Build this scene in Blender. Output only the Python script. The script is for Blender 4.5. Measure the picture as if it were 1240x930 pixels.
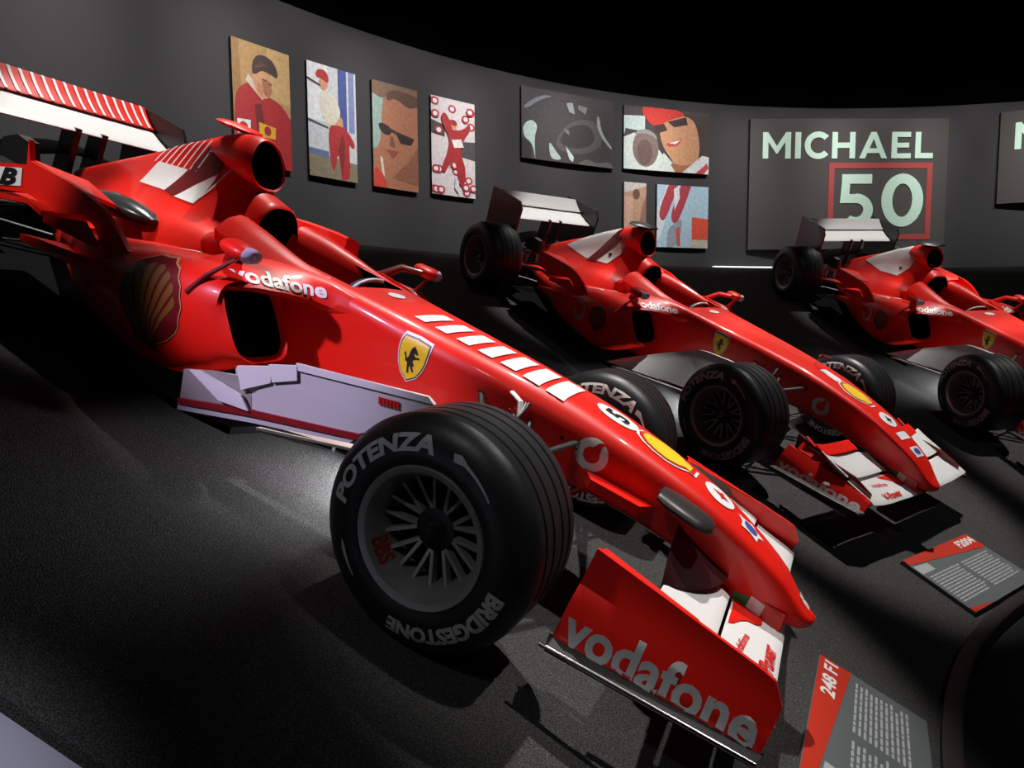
import bpy, bmesh, math, random
from mathutils import Vector, Matrix
from mathutils.bvhtree import BVHTree
from mathutils.geometry import tessellate_polygon
random.seed(7)
for o in list(bpy.data.objects): bpy.data.objects.remove(o)
scene = bpy.context.scene
COL = scene.collection
PI = math.pi
# ------------------------------------------------------------------ place constants
AX, AY = 5.40, -0.328          # vertical axis of the round hall
SLOPE = 0.432                  # banked floor, radians
RCAR = 6.09                    # radius of the front axles
RWALL = 10.739
ZB, ZT = 2.55, 5.09            # foot and top of the grey wall
RIN, ROUT = 4.62, 9.93         # banked floor from ... to
def bank_z(r): return 0.969 + math.tan(SLOPE) * (r - 6.5)
BANK_DROP = 0.028
def pol(r, a, z=0.0):
    a = math.radians(a); return Vector((AX + r * math.cos(a), AY + r * math.sin(a), z))
# ------------------------------------------------------------------ camera
cam = bpy.data.cameras.new('camera'); camo = bpy.data.objects.new('camera', cam); COL.objects.link(camo)
cam.sensor_width = 36; cam.lens = 778.0 / 1240 * 36; cam.clip_start = 0.05
camo.matrix_world = Matrix.Translation((0, 0, 1.6)) @ Matrix.Rotation(PI / 2 - 0.079, 4, 'X') @ Matrix.Rotation(-0.006, 4, 'Z')
scene.camera = camo
# ------------------------------------------------------------------ world, lights, exposure
w = bpy.data.worlds.new('world'); scene.world = w; w.use_nodes = True
w.node_tree.nodes['Background'].inputs[0].default_value = (0.02, 0.022, 0.026, 1)
w.node_tree.nodes['Background'].inputs[1].default_value = 0.5
scene.view_settings.view_transform = 'Standard'; scene.view_settings.look = 'None'
scene.view_settings.exposure = 0.0; scene.view_settings.gamma = 1.0
def spot(name, loc, target, power, deg, blend=0.5, col=(1, .97, .92), size=0.06):
    l = bpy.data.lights.new(name, 'SPOT'); l.energy = power; l.spot_size = math.radians(deg); l.spot_blend = blend
    l.color = col; l.shadow_soft_size = size
    o = bpy.data.objects.new(name, l); COL.objects.link(o); o.location = loc
    d = Vector(target) - Vector(loc); o.rotation_euler = d.to_track_quat('-Z', 'Y').to_euler()
    return o
CAR_AZ = [math.degrees(2.657), math.degrees(2.178), math.degrees(1.682)]
CAR_YAW = [0.042, 0.023, 0.038]
def car_matrix(i):
    a = math.radians(CAR_AZ[i])
    p = Vector((AX + RCAR * math.cos(a), AY + RCAR * math.sin(a), bank_z(RCAR)))
    return Matrix.Translation(p) @ Matrix.Rotation(a + PI, 4, 'Z') @ Matrix.Rotation(SLOPE, 4, 'Y') @ Matrix.Rotation(CAR_YAW[i], 4, 'Z')
KEY = [900, 1050, 800]
for i in range(3):
    Mx = car_matrix(i); R3 = Mx.to_3x3()
    far = R3 @ Vector((0, 1, 0)); far.z = 0; far.normalize()
    front = R3 @ Vector((1, 0, 0)); front.z = 0; front.normalize()
    # ceiling track spots above each car, a little to its far side
    for X, deg, k, fo in ((-2.6, 27, 1.15 if i == 0 else .85, .2), (-1.3, 22, 1.1, .3), (.3, 24, 1.4, .5)):
        c = Mx @ Vector((X, 0.22, 0.4))
        spot('track_spot', Vector((c.x, c.y, 6.7)) + far * (.5 if X < -2 else 1.0) + front * fo, c, KEY[i] * k, deg, 0.45)
    # small lamp under the tub that lights the floor beside it
    u = Mx @ Vector((-.50, -.20, .15)); spot('underbody_lamp', u, Mx @ Vector((-.64, -.38, 0)), 42, 115, 0.8, (.95, .96, 1), 0.04)
# wall washers on the ceiling track
for k in range(14):
    az = 168 - 8 * k
    spot('wall_spot', pol(7.6, az, 6.7), pol(RWALL, az, 3.85), 500 if k < 9 else 420, 46, 0.85, (1, .965, .96), 0.1)
# violet-white stage light from the left, on the cockpit and side vanes of the first car
spot('violet_spot', (-3.1, -0.7, 4.6), car_matrix(0) @ Vector((-.85, -.42, .44)), 1100, 12.5, 0.7, (.80, .66, 1.0), 0.08)
# front fill over the visitors, added to brighten the nose of the first car
spot('front_fill', pol(2.6, 150, 6.6), car_matrix(0) @ Vector((.3, 0, .45)), 800, 20, 0.7, (1, .96, .92), 0.06)
# white fill from the left, added to lift the rear of the first car
spot('rear_fill', (-3.3, -0.4, 5.4), car_matrix(0) @ Vector((-2.4, -.40, .60)), 650, 11, 0.6, (1, .97, .95), 0.08)
# invented lamp that brightens the pale ramp
spot('ramp_fill', (-2.0, -1.2, 5.5), (-1.2, .70, .9), 700, 13, 0.5, (.9, .9, 1), 0.08)
# dim fill lamps added for the near faces of the wheel, wing and cars
spot('fill_spot', (-1.9, -2.2, 6.0), car_matrix(0) @ Vector((.3, -.65, .35)), 150, 17, 0.8, (.95, .97, 1), 0.15)
spot('fill_spot', pol(1.0, 120, 7.2), pol(6.5, 115, 1.2), 90, 70, 0.9, (.95, .97, 1), 0.3)
# ------------------------------------------------------------------ materials
def srgb(r, g, b):
    f = lambda c: (c / 255 / 12.92) if c / 255 <= 0.04045 else ((c / 255 + 0.055) / 1.055) ** 2.4
    return (f(r), f(g), f(b), 1)
MATS = {}
def mat(name, col, rough=0.5, metal=0.0, coat=0.0, bump=None, speck=None, emit=None, spec=None):
    if name in MATS: return MATS[name]
    m = bpy.data.materials.new(name); m.use_nodes = True
    nt = m.node_tree; b = nt.nodes['Principled BSDF']
    b.inputs['Base Color'].default_value = col; b.inputs['Roughness'].default_value = rough
    b.inputs['Metallic'].default_value = metal; b.inputs['Coat Weight'].default_value = coat
    b.inputs['Coat Roughness'].default_value = 0.08
    if spec is not None: b.inputs['Specular IOR Level'].default_value = spec
    if emit: b.inputs['Emission Color'].default_value = emit[0]; b.inputs['Emission Strength'].default_value = emit[1]
    if speck or bump:
        tc = nt.nodes.new('ShaderNodeTexCoord'); nz = nt.nodes.new('ShaderNodeTexNoise')
        nz.inputs['Scale'].default_value = (speck or bump)[0]; nz.inputs['Detail'].default_value = 3
        nt.links.new(tc.outputs['Object'], nz.inputs['Vector'])
        if speck:
            cr = nt.nodes.new('ShaderNodeValToRGB'); cr.color_ramp.elements[0].position = speck[2]; cr.color_ramp.elements[1].position = speck[3]
            cr.color_ramp.elements[0].color = col; cr.color_ramp.elements[1].color = speck[1]
            nt.links.new(nz.outputs['Fac'], cr.inputs['Fac']); nt.links.new(cr.outputs['Color'], b.inputs['Base Color'])
        if bump:
            bp = nt.nodes.new('ShaderNodeBump'); bp.inputs['Strength'].default_value = bump[1]; bp.inputs['Distance'].default_value = 0.01
            nt.links.new(nz.outputs['Fac'], bp.inputs['Height']); nt.links.new(bp.outputs['Normal'], b.inputs['Normal'])
    MATS[name] = m; return m
RED = mat('red_paint', (0.80, 0.013, 0.006, 1), 0.42, 0, 0.25, spec=0.3)
DRED = mat('maroon_paint', (0.16, 0.006, 0.008, 1), 0.35, 0, 0.4)
WHITE = mat('white_paint', (0.80, 0.80, 0.80, 1), 0.4, 0, 0.3)
GREYW = mat('silver_white_paint', (0.60, 0.60, 0.61, 1), 0.4, 0, 0.4)
BLACK = mat('carbon_black', (0.008, 0.008, 0.009, 1), 0.4)
VOID = mat('dark_recess', (0.003, 0.003, 0.004, 1), 0.9, spec=0.1)
SMOKE = mat('charcoal_pad', (0.02, 0.02, 0.024, 1), 0.7)
RUBBER = mat('tyre_rubber', (0.014, 0.014, 0.016, 1), 0.42, bump=(60, 0.05))
LETTER = mat('tyre_lettering', (0.48, 0.48, 0.48, 1), 0.6)
LETTERW = mat('tyre_lettering_white', (0.85, 0.85, 0.85, 1), 0.6)
RIMM = mat('rim_magnesium', (0.36, 0.345, 0.34, 1), 0.35, 0.5)
RIMD = mat('rim_dark', (0.05, 0.05, 0.05, 1), 0.35, 0.8)
CHROME = mat('polished_metal', (0.75, 0.75, 0.76, 1), 0.18, 1)
DECW = mat('decal_white', (0.82, 0.82, 0.82, 1), 0.4)
DECY = mat('decal_yellow', (0.85, 0.60, 0.02, 1), 0.4)
DECO = mat('decal_ochre', (0.20, 0.085, 0.012, 1), 0.4)
DECR = mat('decal_red', (0.62, 0.015, 0.012, 1), 0.4)
DECB = mat('decal_black', (0.01, 0.01, 0.012, 1), 0.4)
DECBL = mat('decal_blue', (0.05, 0.09, 0.35, 1), 0.4)
DECG = mat('decal_green', (0.01, 0.22, 0.06, 1), 0.4)
DECM = mat('decal_mauve', (0.55, 0.40, 0.60, 1), 0.4)
CARPET = mat('bank_carpet', (0.026, 0.026, 0.026, 1), 0.95, bump=(180, 0.5), speck=(300, (0.17, 0.168, 0.16, 1), 0.42, 0.80), spec=0.15)
PALE = mat('pale_ramp', (0.42, 0.42, 0.52, 1), 0.6)
WALLM = mat('grey_wall', (0.050, 0.049, 0.050, 1), 0.75, bump=(6, 0.03), spec=0.25)
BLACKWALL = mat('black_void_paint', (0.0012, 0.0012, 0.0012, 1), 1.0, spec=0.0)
PANELM = mat('sign_panel', (0.085, 0.078, 0.074, 1), 0.75, spec=0.2)
MINT = mat('sign_mint_white', (0.62, 0.86, 0.70, 1), 0.6)
SALMON = mat('sign_red_frame', (0.42, 0.06, 0.055, 1), 0.6)
PLQ = mat('plaque_grey', (0.12, 0.135, 0.14, 1), 0.45)
PLQL = mat('plaque_text', (0.42, 0.44, 0.44, 1), 0.5)
PLQR = mat('plaque_red', (0.55, 0.03, 0.012, 1), 0.45)
STRIP = mat('led_strip', (0.9, 0.9, 0.9, 1), 0.5, emit=((0.95, 0.98, 1, 1), 0.9))
FLOORB = mat('black_gloss_floor', (0.008, 0.010, 0.010, 1), 0.7, spec=0.2)
TRIMB = mat('bronze_edge_trim', (0.045, 0.036, 0.034, 1), 0.45, 0.5)
# ------------------------------------------------------------------ mesh helpers
def link(name, me, parent=None, matrix=None):
    o = bpy.data.objects.new(name, me); COL.objects.link(o)
    if parent: o.parent = parent
    if matrix is not None: o.matrix_local = matrix
    return o
def mesh(name, vs, fs, mats, parent=None, idx=None, smooth=True, angle=40):
    me = bpy.data.meshes.new(name); me.from_pydata([tuple(v) for v in vs], [], fs)
    for m in (mats if isinstance(mats, (list, tuple)) else [mats]): me.materials.append(m)
    if idx: me.polygons.foreach_set('material_index', idx)
    bm = bmesh.new(); bm.from_mesh(me); bmesh.ops.recalc_face_normals(bm, faces=bm.faces); bm.to_mesh(me); bm.free()
    if smooth:
        me.polygons.foreach_set('use_smooth', [True] * len(me.polygons))
        try: me.set_sharp_from_angle(angle=math.radians(angle))
        except Exception: pass
    me.update()
    return link(name, me, parent)
def loft(rings, closed=True, cap0=False, cap1=False):
    n = len(rings[0]); vs = [p for r in rings for p in r]; fs = []
    for i in range(len(rings) - 1):
        for j in range(n if closed else n - 1):
            k = (j + 1) % n
            fs.append((i * n + j, i * n + k, (i + 1) * n + k, (i + 1) * n + j))
    if cap0: fs.append(tuple(range(n)))
    if cap1: fs.append(tuple(range((len(rings) - 1) * n, len(rings) * n))[::-1])
    return vs, fs
def keys(tab, x):
    """smooth (monotone cubic) interpolation of rows (x, a, b, ...), x descending or ascending"""
    t = sorted(tab, key=lambda r: r[0])
    if x <= t[0][0]: return t[0][1:]
    if x >= t[-1][0]: return t[-1][1:]
    for i in range(len(t) - 1):
        if t[i][0] <= x <= t[i + 1][0]: break
    h = t[i + 1][0] - t[i][0]; u = (x - t[i][0]) / h; out = []
    def sl(k, c):
        if k <= 0 or k >= len(t) - 1: return None
        d0 = (t[k][c] - t[k - 1][c]) / (t[k][0] - t[k - 1][0]); d1 = (t[k + 1][c] - t[k][c]) / (t[k + 1][0] - t[k][0])
        return 0.0 if d0 * d1 <= 0 else 2 * d0 * d1 / (d0 + d1)
    for c in range(1, len(t[0])):
        d = (t[i + 1][c] - t[i][c]) / h
        m0 = sl(i, c); m1 = sl(i + 1, c); m0 = d if m0 is None else m0; m1 = d if m1 is None else m1
        a, b = t[i][c], t[i + 1][c]
        out.append((2*u**3-3*u*u+1)*a + (u**3-2*u*u+u)*h*m0 + (-2*u**3+3*u*u)*b + (u**3-u*u)*h*m1)
    return out
def frange(a, b, n): return [a + (b - a) * i / (n - 1) for i in range(n)]
def box_vf(x0, x1, y0, y1, z0, z1):
    vs = [(x, y, z) for x in (x0, x1) for y in (y0, y1) for z in (z0, z1)]
    return vs, [(0,1,3,2),(4,6,7,5),(0,4,5,1),(2,3,7,6),(0,2,6,4),(1,5,7,3)]
def prism(name, poly, dirv, thick, m, parent=None, bevel=0.0):
    """closed plate: polygon of 3D points extruded by thick along dirv (both ways)"""
    d = Vector(dirv).normalized() * thick / 2; n = len(poly)
    vs = [Vector(p) - d for p in poly] + [Vector(p) + d for p in poly]
    tr = tessellate_polygon([[Vector(p) for p in poly]])
    fs = [tuple(t) for t in tr] + [tuple(a + n for a in t[::-1]) for t in tr]
    fs += [(i, (i + 1) % n, (i + 1) % n + n, i + n) for i in range(n)]
    return mesh(name, vs, fs, m, parent, smooth=False)
def tube(name, pts, r, m, parent=None, flat=1.0, seg=10, up=(0, 0, 1)):
    rings = []; pts = [Vector(p) for p in pts]
    rr = r if isinstance(r, (list, tuple)) else [r] * len(pts)
    for i, p in enumerate(pts):
        d = (pts[min(i + 1, len(pts) - 1)] - pts[max(i - 1, 0)]).normalized()
        s = d.cross(Vector(up));  s = s.normalized() if s.length > 1e-4 else Vector((0, 1, 0))
        u = s.cross(d)
        rings.append([p + s * math.cos(a) * rr[i] + u * math.sin(a) * rr[i] * flat for a in [2 * PI * k / seg for k in range(seg)]])
    return mesh(name, *loft(rings, True, True, True), m, parent)
def lathe(name, prof, m, parent=None, seg=72, idxf=None):
    """prof: (y, r) pairs, turned about the Y axis"""
    rings = [[Vector((r * math.cos(2*PI*k/seg), y, r * math.sin(2*PI*k/seg))) for k in range(seg)] for y, r in prof]
    vs, fs = loft(rings); return mesh(name, vs, fs, m, parent)
# ------------------------------------------------------------------ 2D shapes and lettering
TXT = {}
def text2d(s, bold=0.02, shear=0.0):
    key = (s, bold, shear)
    if key in TXT: return TXT[key]
    cu = bpy.data.curves.new('t', 'FONT'); cu.body = s; cu.size = 1; cu.offset = bold; cu.resolution_u = 3; cu.shear = shear
    o = bpy.data.objects.new('t', cu); COL.objects.link(o)
    dg = bpy.context.evaluated_depsgraph_get(); me = bpy.data.meshes.new_from_object(o.evaluated_get(dg))
    vs = [(v.co.x, v.co.y) for v in me.vertices]; fs = [tuple(p.vertices) for p in me.polygons]
    bpy.data.objects.remove(o); bpy.data.curves.remove(cu); bpy.data.meshes.remove(me)
    x0 = min(v[0] for v in vs); x1 = max(v[0] for v in vs); y0 = min(v[1] for v in vs); y1 = max(v[1] for v in vs)
    vs = [((x - (x0 + x1) / 2) / (x1 - x0), (y - (y0 + y1) / 2) / (y1 - y0)) for x, y in vs]
    TXT[key] = (vs, fs, (x1 - x0) / (y1 - y0)); return TXT[key]
def text_shape(s, W, H=None, bold=0.02, shear=0.0):
    vs, fs, asp = text2d(s, bold, shear); H = H or W / asp
    return [(x * W, y * H) for x, y in vs], fs
def poly_shape(pts):
    tr = tessellate_polygon([[Vector((x, y, 0)) for x, y in pts]]); return list(pts), [tuple(t) for t in tr]
def ell(cx, cy, rx, ry, n=28, rot=0):
    c, s = math.cos(rot), math.sin(rot)
    return [(cx + rx*math.cos(2*PI*k/n)*c - ry*math.sin(2*PI*k/n)*s, cy + rx*math.cos(2*PI*k/n)*s + ry*math.sin(2*PI*k/n)*c) for k in range(n)]
def ring_shape(r0, r1, a0=0, a1=360, n=36):
    vs = []; fs = []
    for k in range(n + 1):
        a = math.radians(a0 + (a1 - a0) * k / n); vs += [(r0*math.cos(a), r0*math.sin(a)), (r1*math.cos(a), r1*math.sin(a))]
    for k in range(n): fs.append((2*k, 2*k+1, 2*k+3, 2*k+2))
    return vs, fs
def xf(sh, dx=0, dy=0, sx=1, sy=1, rot=0):
    c, s = math.cos(rot), math.sin(rot)
    return [((x*sx)*c - (y*sy)*s + dx, (x*sx)*s + (y*sy)*c + dy) for x, y in sh[0]], sh[1]
def join(*shs):
    vs = []; fs = []
    for v, f in shs:
        n = len(vs); vs += v; fs += [tuple(a + n for a in q) for q in f]
    return vs, fs
def scallop_outline(n=9):
    pts = []
    for k in range(n + 1):            # fan with ribs
        a = math.radians(200 - 220 * k / n); r = 1.0
        pts.append((r * math.cos(a), r * math.sin(a) * 0.98 + 0.05))
        if k < n:
            a2 = math.radians(200 - 220 * (k + .5) / n); pts.append((1.04 * math.cos(a2), 1.04 * math.sin(a2) * .98 + .05))
    pts += [(0.72, -0.55), (0.38, -0.78), (0.42, -1.0), (-0.42, -1.0), (-0.38, -0.78), (-0.72, -0.55)]
    return pts
def shield_outline():
    pts = [(-.8, .95), (0, 1.0), (.8, .95)]
    R = [(.86, .6), (.84, .1), (.7, -.4), (.45, -.8), (0, -1.1)]
    return pts + R + [(-x, y) for x, y in R[:-1]][::-1]
HORSE = [(-.02,.78),(.06,.9),(.1,.78),(.2,.72),(.36,.52),(.3,.44),(.16,.5),(.12,.4),(.24,.3),(.46,.36),(.5,.26),(.28,.16),(.16,.1),(.14,-.08),(.28,-.2),(.2,-.36),(.34,-.6),
         (.24,-.66),(.08,-.42),(.02,-.32),(.0,-.5),(.06,-.78),(-.06,-.8),(-.12,-.52),(-.16,-.2),(-.3,-.16),(-.36,.1),(-.46,.22),(-.4,.4),(-.32,.2),(-.24,.02),(-.16,.18),(-.14,.44),(-.1,.62)]
def cut_grid(sh, step):
    bm = bmesh.new(); bv = [bm.verts.new((x, y, 0)) for x, y in sh[0]]
    for f in sh[1]:
        try: bm.faces.new([bv[i] for i in f])
        except ValueError: pass
    xs = [x for x, y in sh[0]]; ys = [y for x, y in sh[0]]
    for a, lo, hi in ((0, min(xs), max(xs)), (1, min(ys), max(ys))):
        k = math.floor(lo / step) + 1
        while k * step < hi:
            co = [0, 0, 0]; no = [0, 0, 0]; co[a] = k * step; no[a] = 1
            bmesh.ops.bisect_plane(bm, geom=bm.verts[:] + bm.edges[:] + bm.faces[:], plane_co=co, plane_no=no); k += 1
    bm.verts.index_update()
    out = [(v.co.x, v.co.y) for v in bm.verts], [tuple(v.index for v in f.verts) for f in bm.faces]
    bm.free(); return out
def decal(name, sh, m, bvh, origin, u, v, parent, off=0.002, step=0.03, label=None):
    """print laid on a curved panel: 2D shape projected along -(u x v) on to the panel"""
    u = Vector(u).normalized(); v = Vector(v); v = (v - u * v.dot(u)).normalized(); n = u.cross(v); o = Vector(origin)
    sh = cut_grid(sh, min(step, .013)); vs = []; bad = set(); off += .0015
    for x, y in sh[0]:
        p = o + u * x + v * y
        h = bvh.ray_cast(p + n * 0.35, -n, 0.9)
        if h[0] is None: bad.add(len(vs))
        q = h[0] if h[0] is not None else p
        nn = h[1] if h[0] is not None else n
        if nn.dot(n) < 0: nn = -nn
        vs.append(q + nn * off)
    fs = [f for f in sh[1] if not bad.intersection(f)]
    ob = mesh(name, vs, fs, m, parent)
    if label: ob['label'] = label
    return ob
def bvh_of(o):
    me = o.data; return BVHTree.FromPolygons([v.co.copy() for v in me.vertices], [tuple(p.vertices) for p in me.polygons])
def tag(o, label, cat, group=None, kind=None):
    o['label'] = label
    if cat: o['category'] = cat
    if group: o['group'] = group
    if kind: o['kind'] = kind
    return o
def struct(o, label=None):
    o['kind'] = 'structure'
    if label: o['label'] = label
    return o
# ================================================================== THE SETTING
def arc_sheet(name, prof, a0, a1, n, m, angle=40):
    rings = [[pol(r, a0 + (a1 - a0) * k / n, z) for r, z in prof] for k in range(n + 1)]
    return mesh(name, *loft(rings, True, True, True), m, None, angle=angle)
T = BANK_DROP
struct(arc_sheet('floor_bank', [(RIN, bank_z(RIN) - T), (ROUT, bank_z(ROUT) - T), (RWALL + .1, bank_z(ROUT) - T), (RWALL + .1, -.1), (RIN, -.1)], 20, 167.05, 118, CARPET),
       'dark speckled banked floor rising to the curved wall')
struct(arc_sheet('floor_ramp', [(RIN, bank_z(RIN) - T - .012), (ROUT, bank_z(ROUT) - T - .012), (RWALL + .1, bank_z(ROUT) - T - .012), (RWALL + .1, -.1), (RIN, -.1)], 167.2, 205, 24, PALE),
       'pale grey floor beyond the edge of the dark bank')
fl = mesh('floor', *loft([[pol(RWALL, a, z) for a in frange(0, 357, 120)] for z in (-.1, .05)], True, True, True), FLOORB)
struct(fl, 'black flat floor at the centre of the hall')
struct(arc_sheet('trim_1', [(4.55, .05), (4.55, .118), (4.56, .126), (RIN - .004, .126), (RIN - .004, .05)], 20, 205, 120, TRIMB), 'dark bronze curved edge where bank meets flat floor')
struct(arc_sheet('trim_2', [(4.30, .05), (4.30, .062), (4.32, .062), (4.32, .05)], 20, 205, 120, mat('thin_steel_line', (.12, .12, .11, 1), .4, .6)), 'thin metal ring inlaid in the black floor')
struct(arc_sheet('wall_back', [(RWALL, -.1), (RWALL, ZT), (RWALL + .15, ZT), (RWALL + .15, -.1)], 20, 205, 150, WALLM), 'dark grey curved exhibition wall')
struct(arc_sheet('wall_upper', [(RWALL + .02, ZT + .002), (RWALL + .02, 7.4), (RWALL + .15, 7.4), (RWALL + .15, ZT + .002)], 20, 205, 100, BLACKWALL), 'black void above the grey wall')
struct(arc_sheet('wall_front', [(RWALL, -.1), (RWALL, 7.4), (RWALL + .15, 7.4), (RWALL + .15, -.1)], 205, 380, 100, BLACKWALL), 'black wall behind the viewer')
struct(mesh('ceiling', *loft([[pol(RWALL + .1, a, z) for a in frange(0, 357, 120)] for z in (7.4, 7.5)], True, True, True), BLACKWALL), 'black ceiling')
tag(arc_sheet('light_strip', [(RWALL - .12, ZB - .02), (RWALL - .12, ZB + .068), (RWALL - .06, ZB + .068), (RWALL - .06, ZB - .02)], 95.2, 102.3, 12, STRIP),
    'thin glowing white light strip at the foot of the grey wall', 'light strip')
# ================================================================== PICTURES
def P(*pts):
    pts = list(pts)
    if len(pts) > 4:                     # round the corners that are not on the border of the sheet
        for _ in range(2):
            out = []
            for k, p in enumerate(pts):
                a, b = pts[k - 1], pts[(k + 1) % len(pts)]
                if min(p[0], p[1], 1 - p[0], 1 - p[1]) < .005: out.append(p); continue
                out += [(p[0] * .75 + a[0] * .25, p[1] * .75 + a[1] * .25), (p[0] * .75 + b[0] * .25, p[1] * .75 + b[1] * .25)]
            pts = out
    return ('p', pts)
def E_(cx, cy, rx, ry, rot=0): return ('p', ell(cx, cy, rx, ry, 24, rot))
def picture(name, az0, az1, z0, z1, bg, layers, label, depth=0.05, cat='picture', group='photographs hung on the curved wall', rim=None):
    """az0 is the left edge seen from the hall. Canvas = box, print = flat coloured shapes"""
    azm = (az0 + az1) / 2; half = RWALL * math.sin(math.radians(abs(az0 - az1) / 2)); h = z1 - z0
    rfront = RWALL * math.cos(math.radians(abs(az0 - az1) / 2)) - depth
    c = pol(rfront, azm, (z0 + z1) / 2)
    a = math.radians(azm); n = Vector((-math.cos(a), -math.sin(a), 0)); up = Vector((0, 0, 1)); rt = up.cross(n)
    R = Matrix((rt, up, n)).transposed().to_4x4(); R.translation = c
    root = bpy.data.objects.new(name, None); COL.objects.link(root); root.matrix_world = R
    tag(root, label, cat, group)
    vs, fs = box_vf(-half, half, -h / 2, h / 2, -depth, 0)
    mesh('canvas', vs, fs, rim or mat('canvas_edge', (.03, .03, .03, 1), .7), root, smooth=False)
    W = 2 * half; allv = []; allf = []; idx = []; mats = []; k = 0
    for col, sh in [(bg, P((0, 0), (1, 0), (1, 1), (0, 1)))] + layers:
        mm = mat('print_%d_%d_%d' % col, tuple(c * .88 for c in srgb(*col)[:3]) + (1,), 0.55, speck=(22, tuple(min(1, c * 1.1 + .003) for c in srgb(*col)[:3]) + (1,), 0.34, 0.66))
        if mm not in mats: mats.append(mm)
        k += 1
        if sh[0] == 'p': s = poly_shape(sh[1])
        else: s = sh[1]
        # keep inside the sheet
        bm = bmesh.new(); bv = [bm.verts.new((x, y, 0)) for x, y in s[0]]
        for f in s[1]:
            try: bm.faces.new([bv[i] for i in f])
            except ValueError: pass
        for co, no in (((0, 0, 0), (-1, 0, 0)), ((1, 0, 0), (1, 0, 0)), ((0, 0, 0), (0, -1, 0)), ((0, 1, 0), (0, 1, 0))):
            bmesh.ops.bisect_plane(bm, geom=bm.verts[:] + bm.edges[:] + bm.faces[:], plane_co=co, plane_no=no, clear_outer=True)
        bm.verts.index_update(); nv = len(allv)
        allv += [(v.co.x * W - half, v.co.y * h - h / 2, 0.001 + 0.0003 * k) for v in bm.verts]
        for f in bm.faces: allf.append(tuple(v.index + nv for v in f.verts)); idx.append(mats.index(mm))
        bm.free()
    me = bpy.data.meshes.new('print'); me.from_pydata(allv, [], allf)
    for m in mats: me.materials.append(m)
    me.polygons.foreach_set('material_index', idx); me.update()
    link('print', me, root)
    return root
SK, SK2, HAIR, RD, WH = (205, 150, 110), (165, 105, 75), (60, 40, 32), (165, 28, 32), (225, 225, 220)
picture('wall_picture', 139.7, 136.4, 3.34, 4.54, (176, 138, 84), [
    ((150, 112, 62), P((0, 0), (.18, 0), (.12, 1), (0, 1))), ((196, 160, 104), P((.55, .6), (1, .55), (1, 1), (.6, 1))),
    (RD, P((0, 0), (.02, .52), (.12, .62), (.3, .68), (.55, .6), (.85, .55), (1, .44), (1, 0))), ((110, 16, 22), P((.42, .0), (.36, .5), (.48, .52), (.6, 0))),
    ((205, 190, 170), P((.22, .68), (.5, .55), (.54, .6), (.26, .74))), (SK, E_(.5, .7, .17, .13, -.3)), (SK2, E_(.58, .66, .09, .07, -.3)),
    (HAIR, P((.33, .74), (.34, .86), (.46, .93), (.66, .92), (.78, .84), (.78, .76), (.68, .78), (.5, .8), (.42, .76))), ((120, 70, 50), E_(.64, .7, .03, .012)), ((90, 52, 40), P((.5, .735), (.58, .72), (.58, .71), (.5, .722))), ((150, 84, 66), P((.52, .625), (.6, .615), (.57, .605))), ((190, 130, 96), P((.4, .62), (.5, .58), (.52, .66), (.42, .7))), ((90, 60, 46), P((.36, .8), (.48, .86), (.6, .85), (.5, .82))),
    (WH, P((.05, .35), (.28, .36), (.27, .25), (.05, .23))), ((190, 40, 40), E_(.16, .30, .07, .035)), ((215, 160, 40), P((.42, .36), (.72, .34), (.7, .24), (.42, .24))), ((150, 30, 30), E_(.57, .3, .06, .04)),
    (WH, P((.3, .18), (.62, .2), (.74, .08), (.4, .04))), ((40, 30, 30), P((.36, .05), (.75, .09), (.8, 0), (.36, 0)))],
    'portrait of a dark-haired person in red racing suit looking down, tan background')
picture('wall_picture', 135.3, 132.15, 3.34, 4.555, (196, 200, 204), [
    ((226, 228, 230), P((0, .5), (.4, .5), (.4, 1), (0, 1))), ((62, 76, 140), P((.62, .45), (.8, .45), (.8, 1), (.62, 1))), ((120, 132, 176), P((.84, .45), (.96, .45), (.96, 1), (.84, 1))),
    ((130, 118, 96), P((0, 0), (1, 0), (1, .17), (0, .22))), ((92, 110, 150), P((0, .2), (.4, .18), (.4, .24), (0, .25))),
    ((214, 208, 190), P((.22, .74), (.34, .79), (.55, .74), (.68, .62), (.6, .5), (.36, .46), (.26, .56))), (SK, P((.6, .55), (.7, .58), (.72, .46), (.56, .42), (.52, .46))),
    ((168, 34, 38), P((.38, .47), (.6, .5), (.8, .47), (.98, .34), (.9, .3), (.82, .36), (.86, .02), (.66, .0), (.6, .28), (.52, .06), (.44, .1))), ((120, 22, 30), P((.6, .28), (.7, .44), (.74, .3), (.68, .04))),
    (SK, E_(.32, .83, .09, .055)), ((176, 22, 30), P((.15, .88), (.2, .95), (.36, .96), (.44, .9), (.42, .84), (.3, .87))), ((60, 50, 50), P((0, .86), (.26, .82), (.26, .8), (0, .84))), ((70, 70, 76), P((0, .5), (.4, .46), (.4, .445), (0, .48)))],
    'picture of a standing person in red cap, white top and red overalls')
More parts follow.
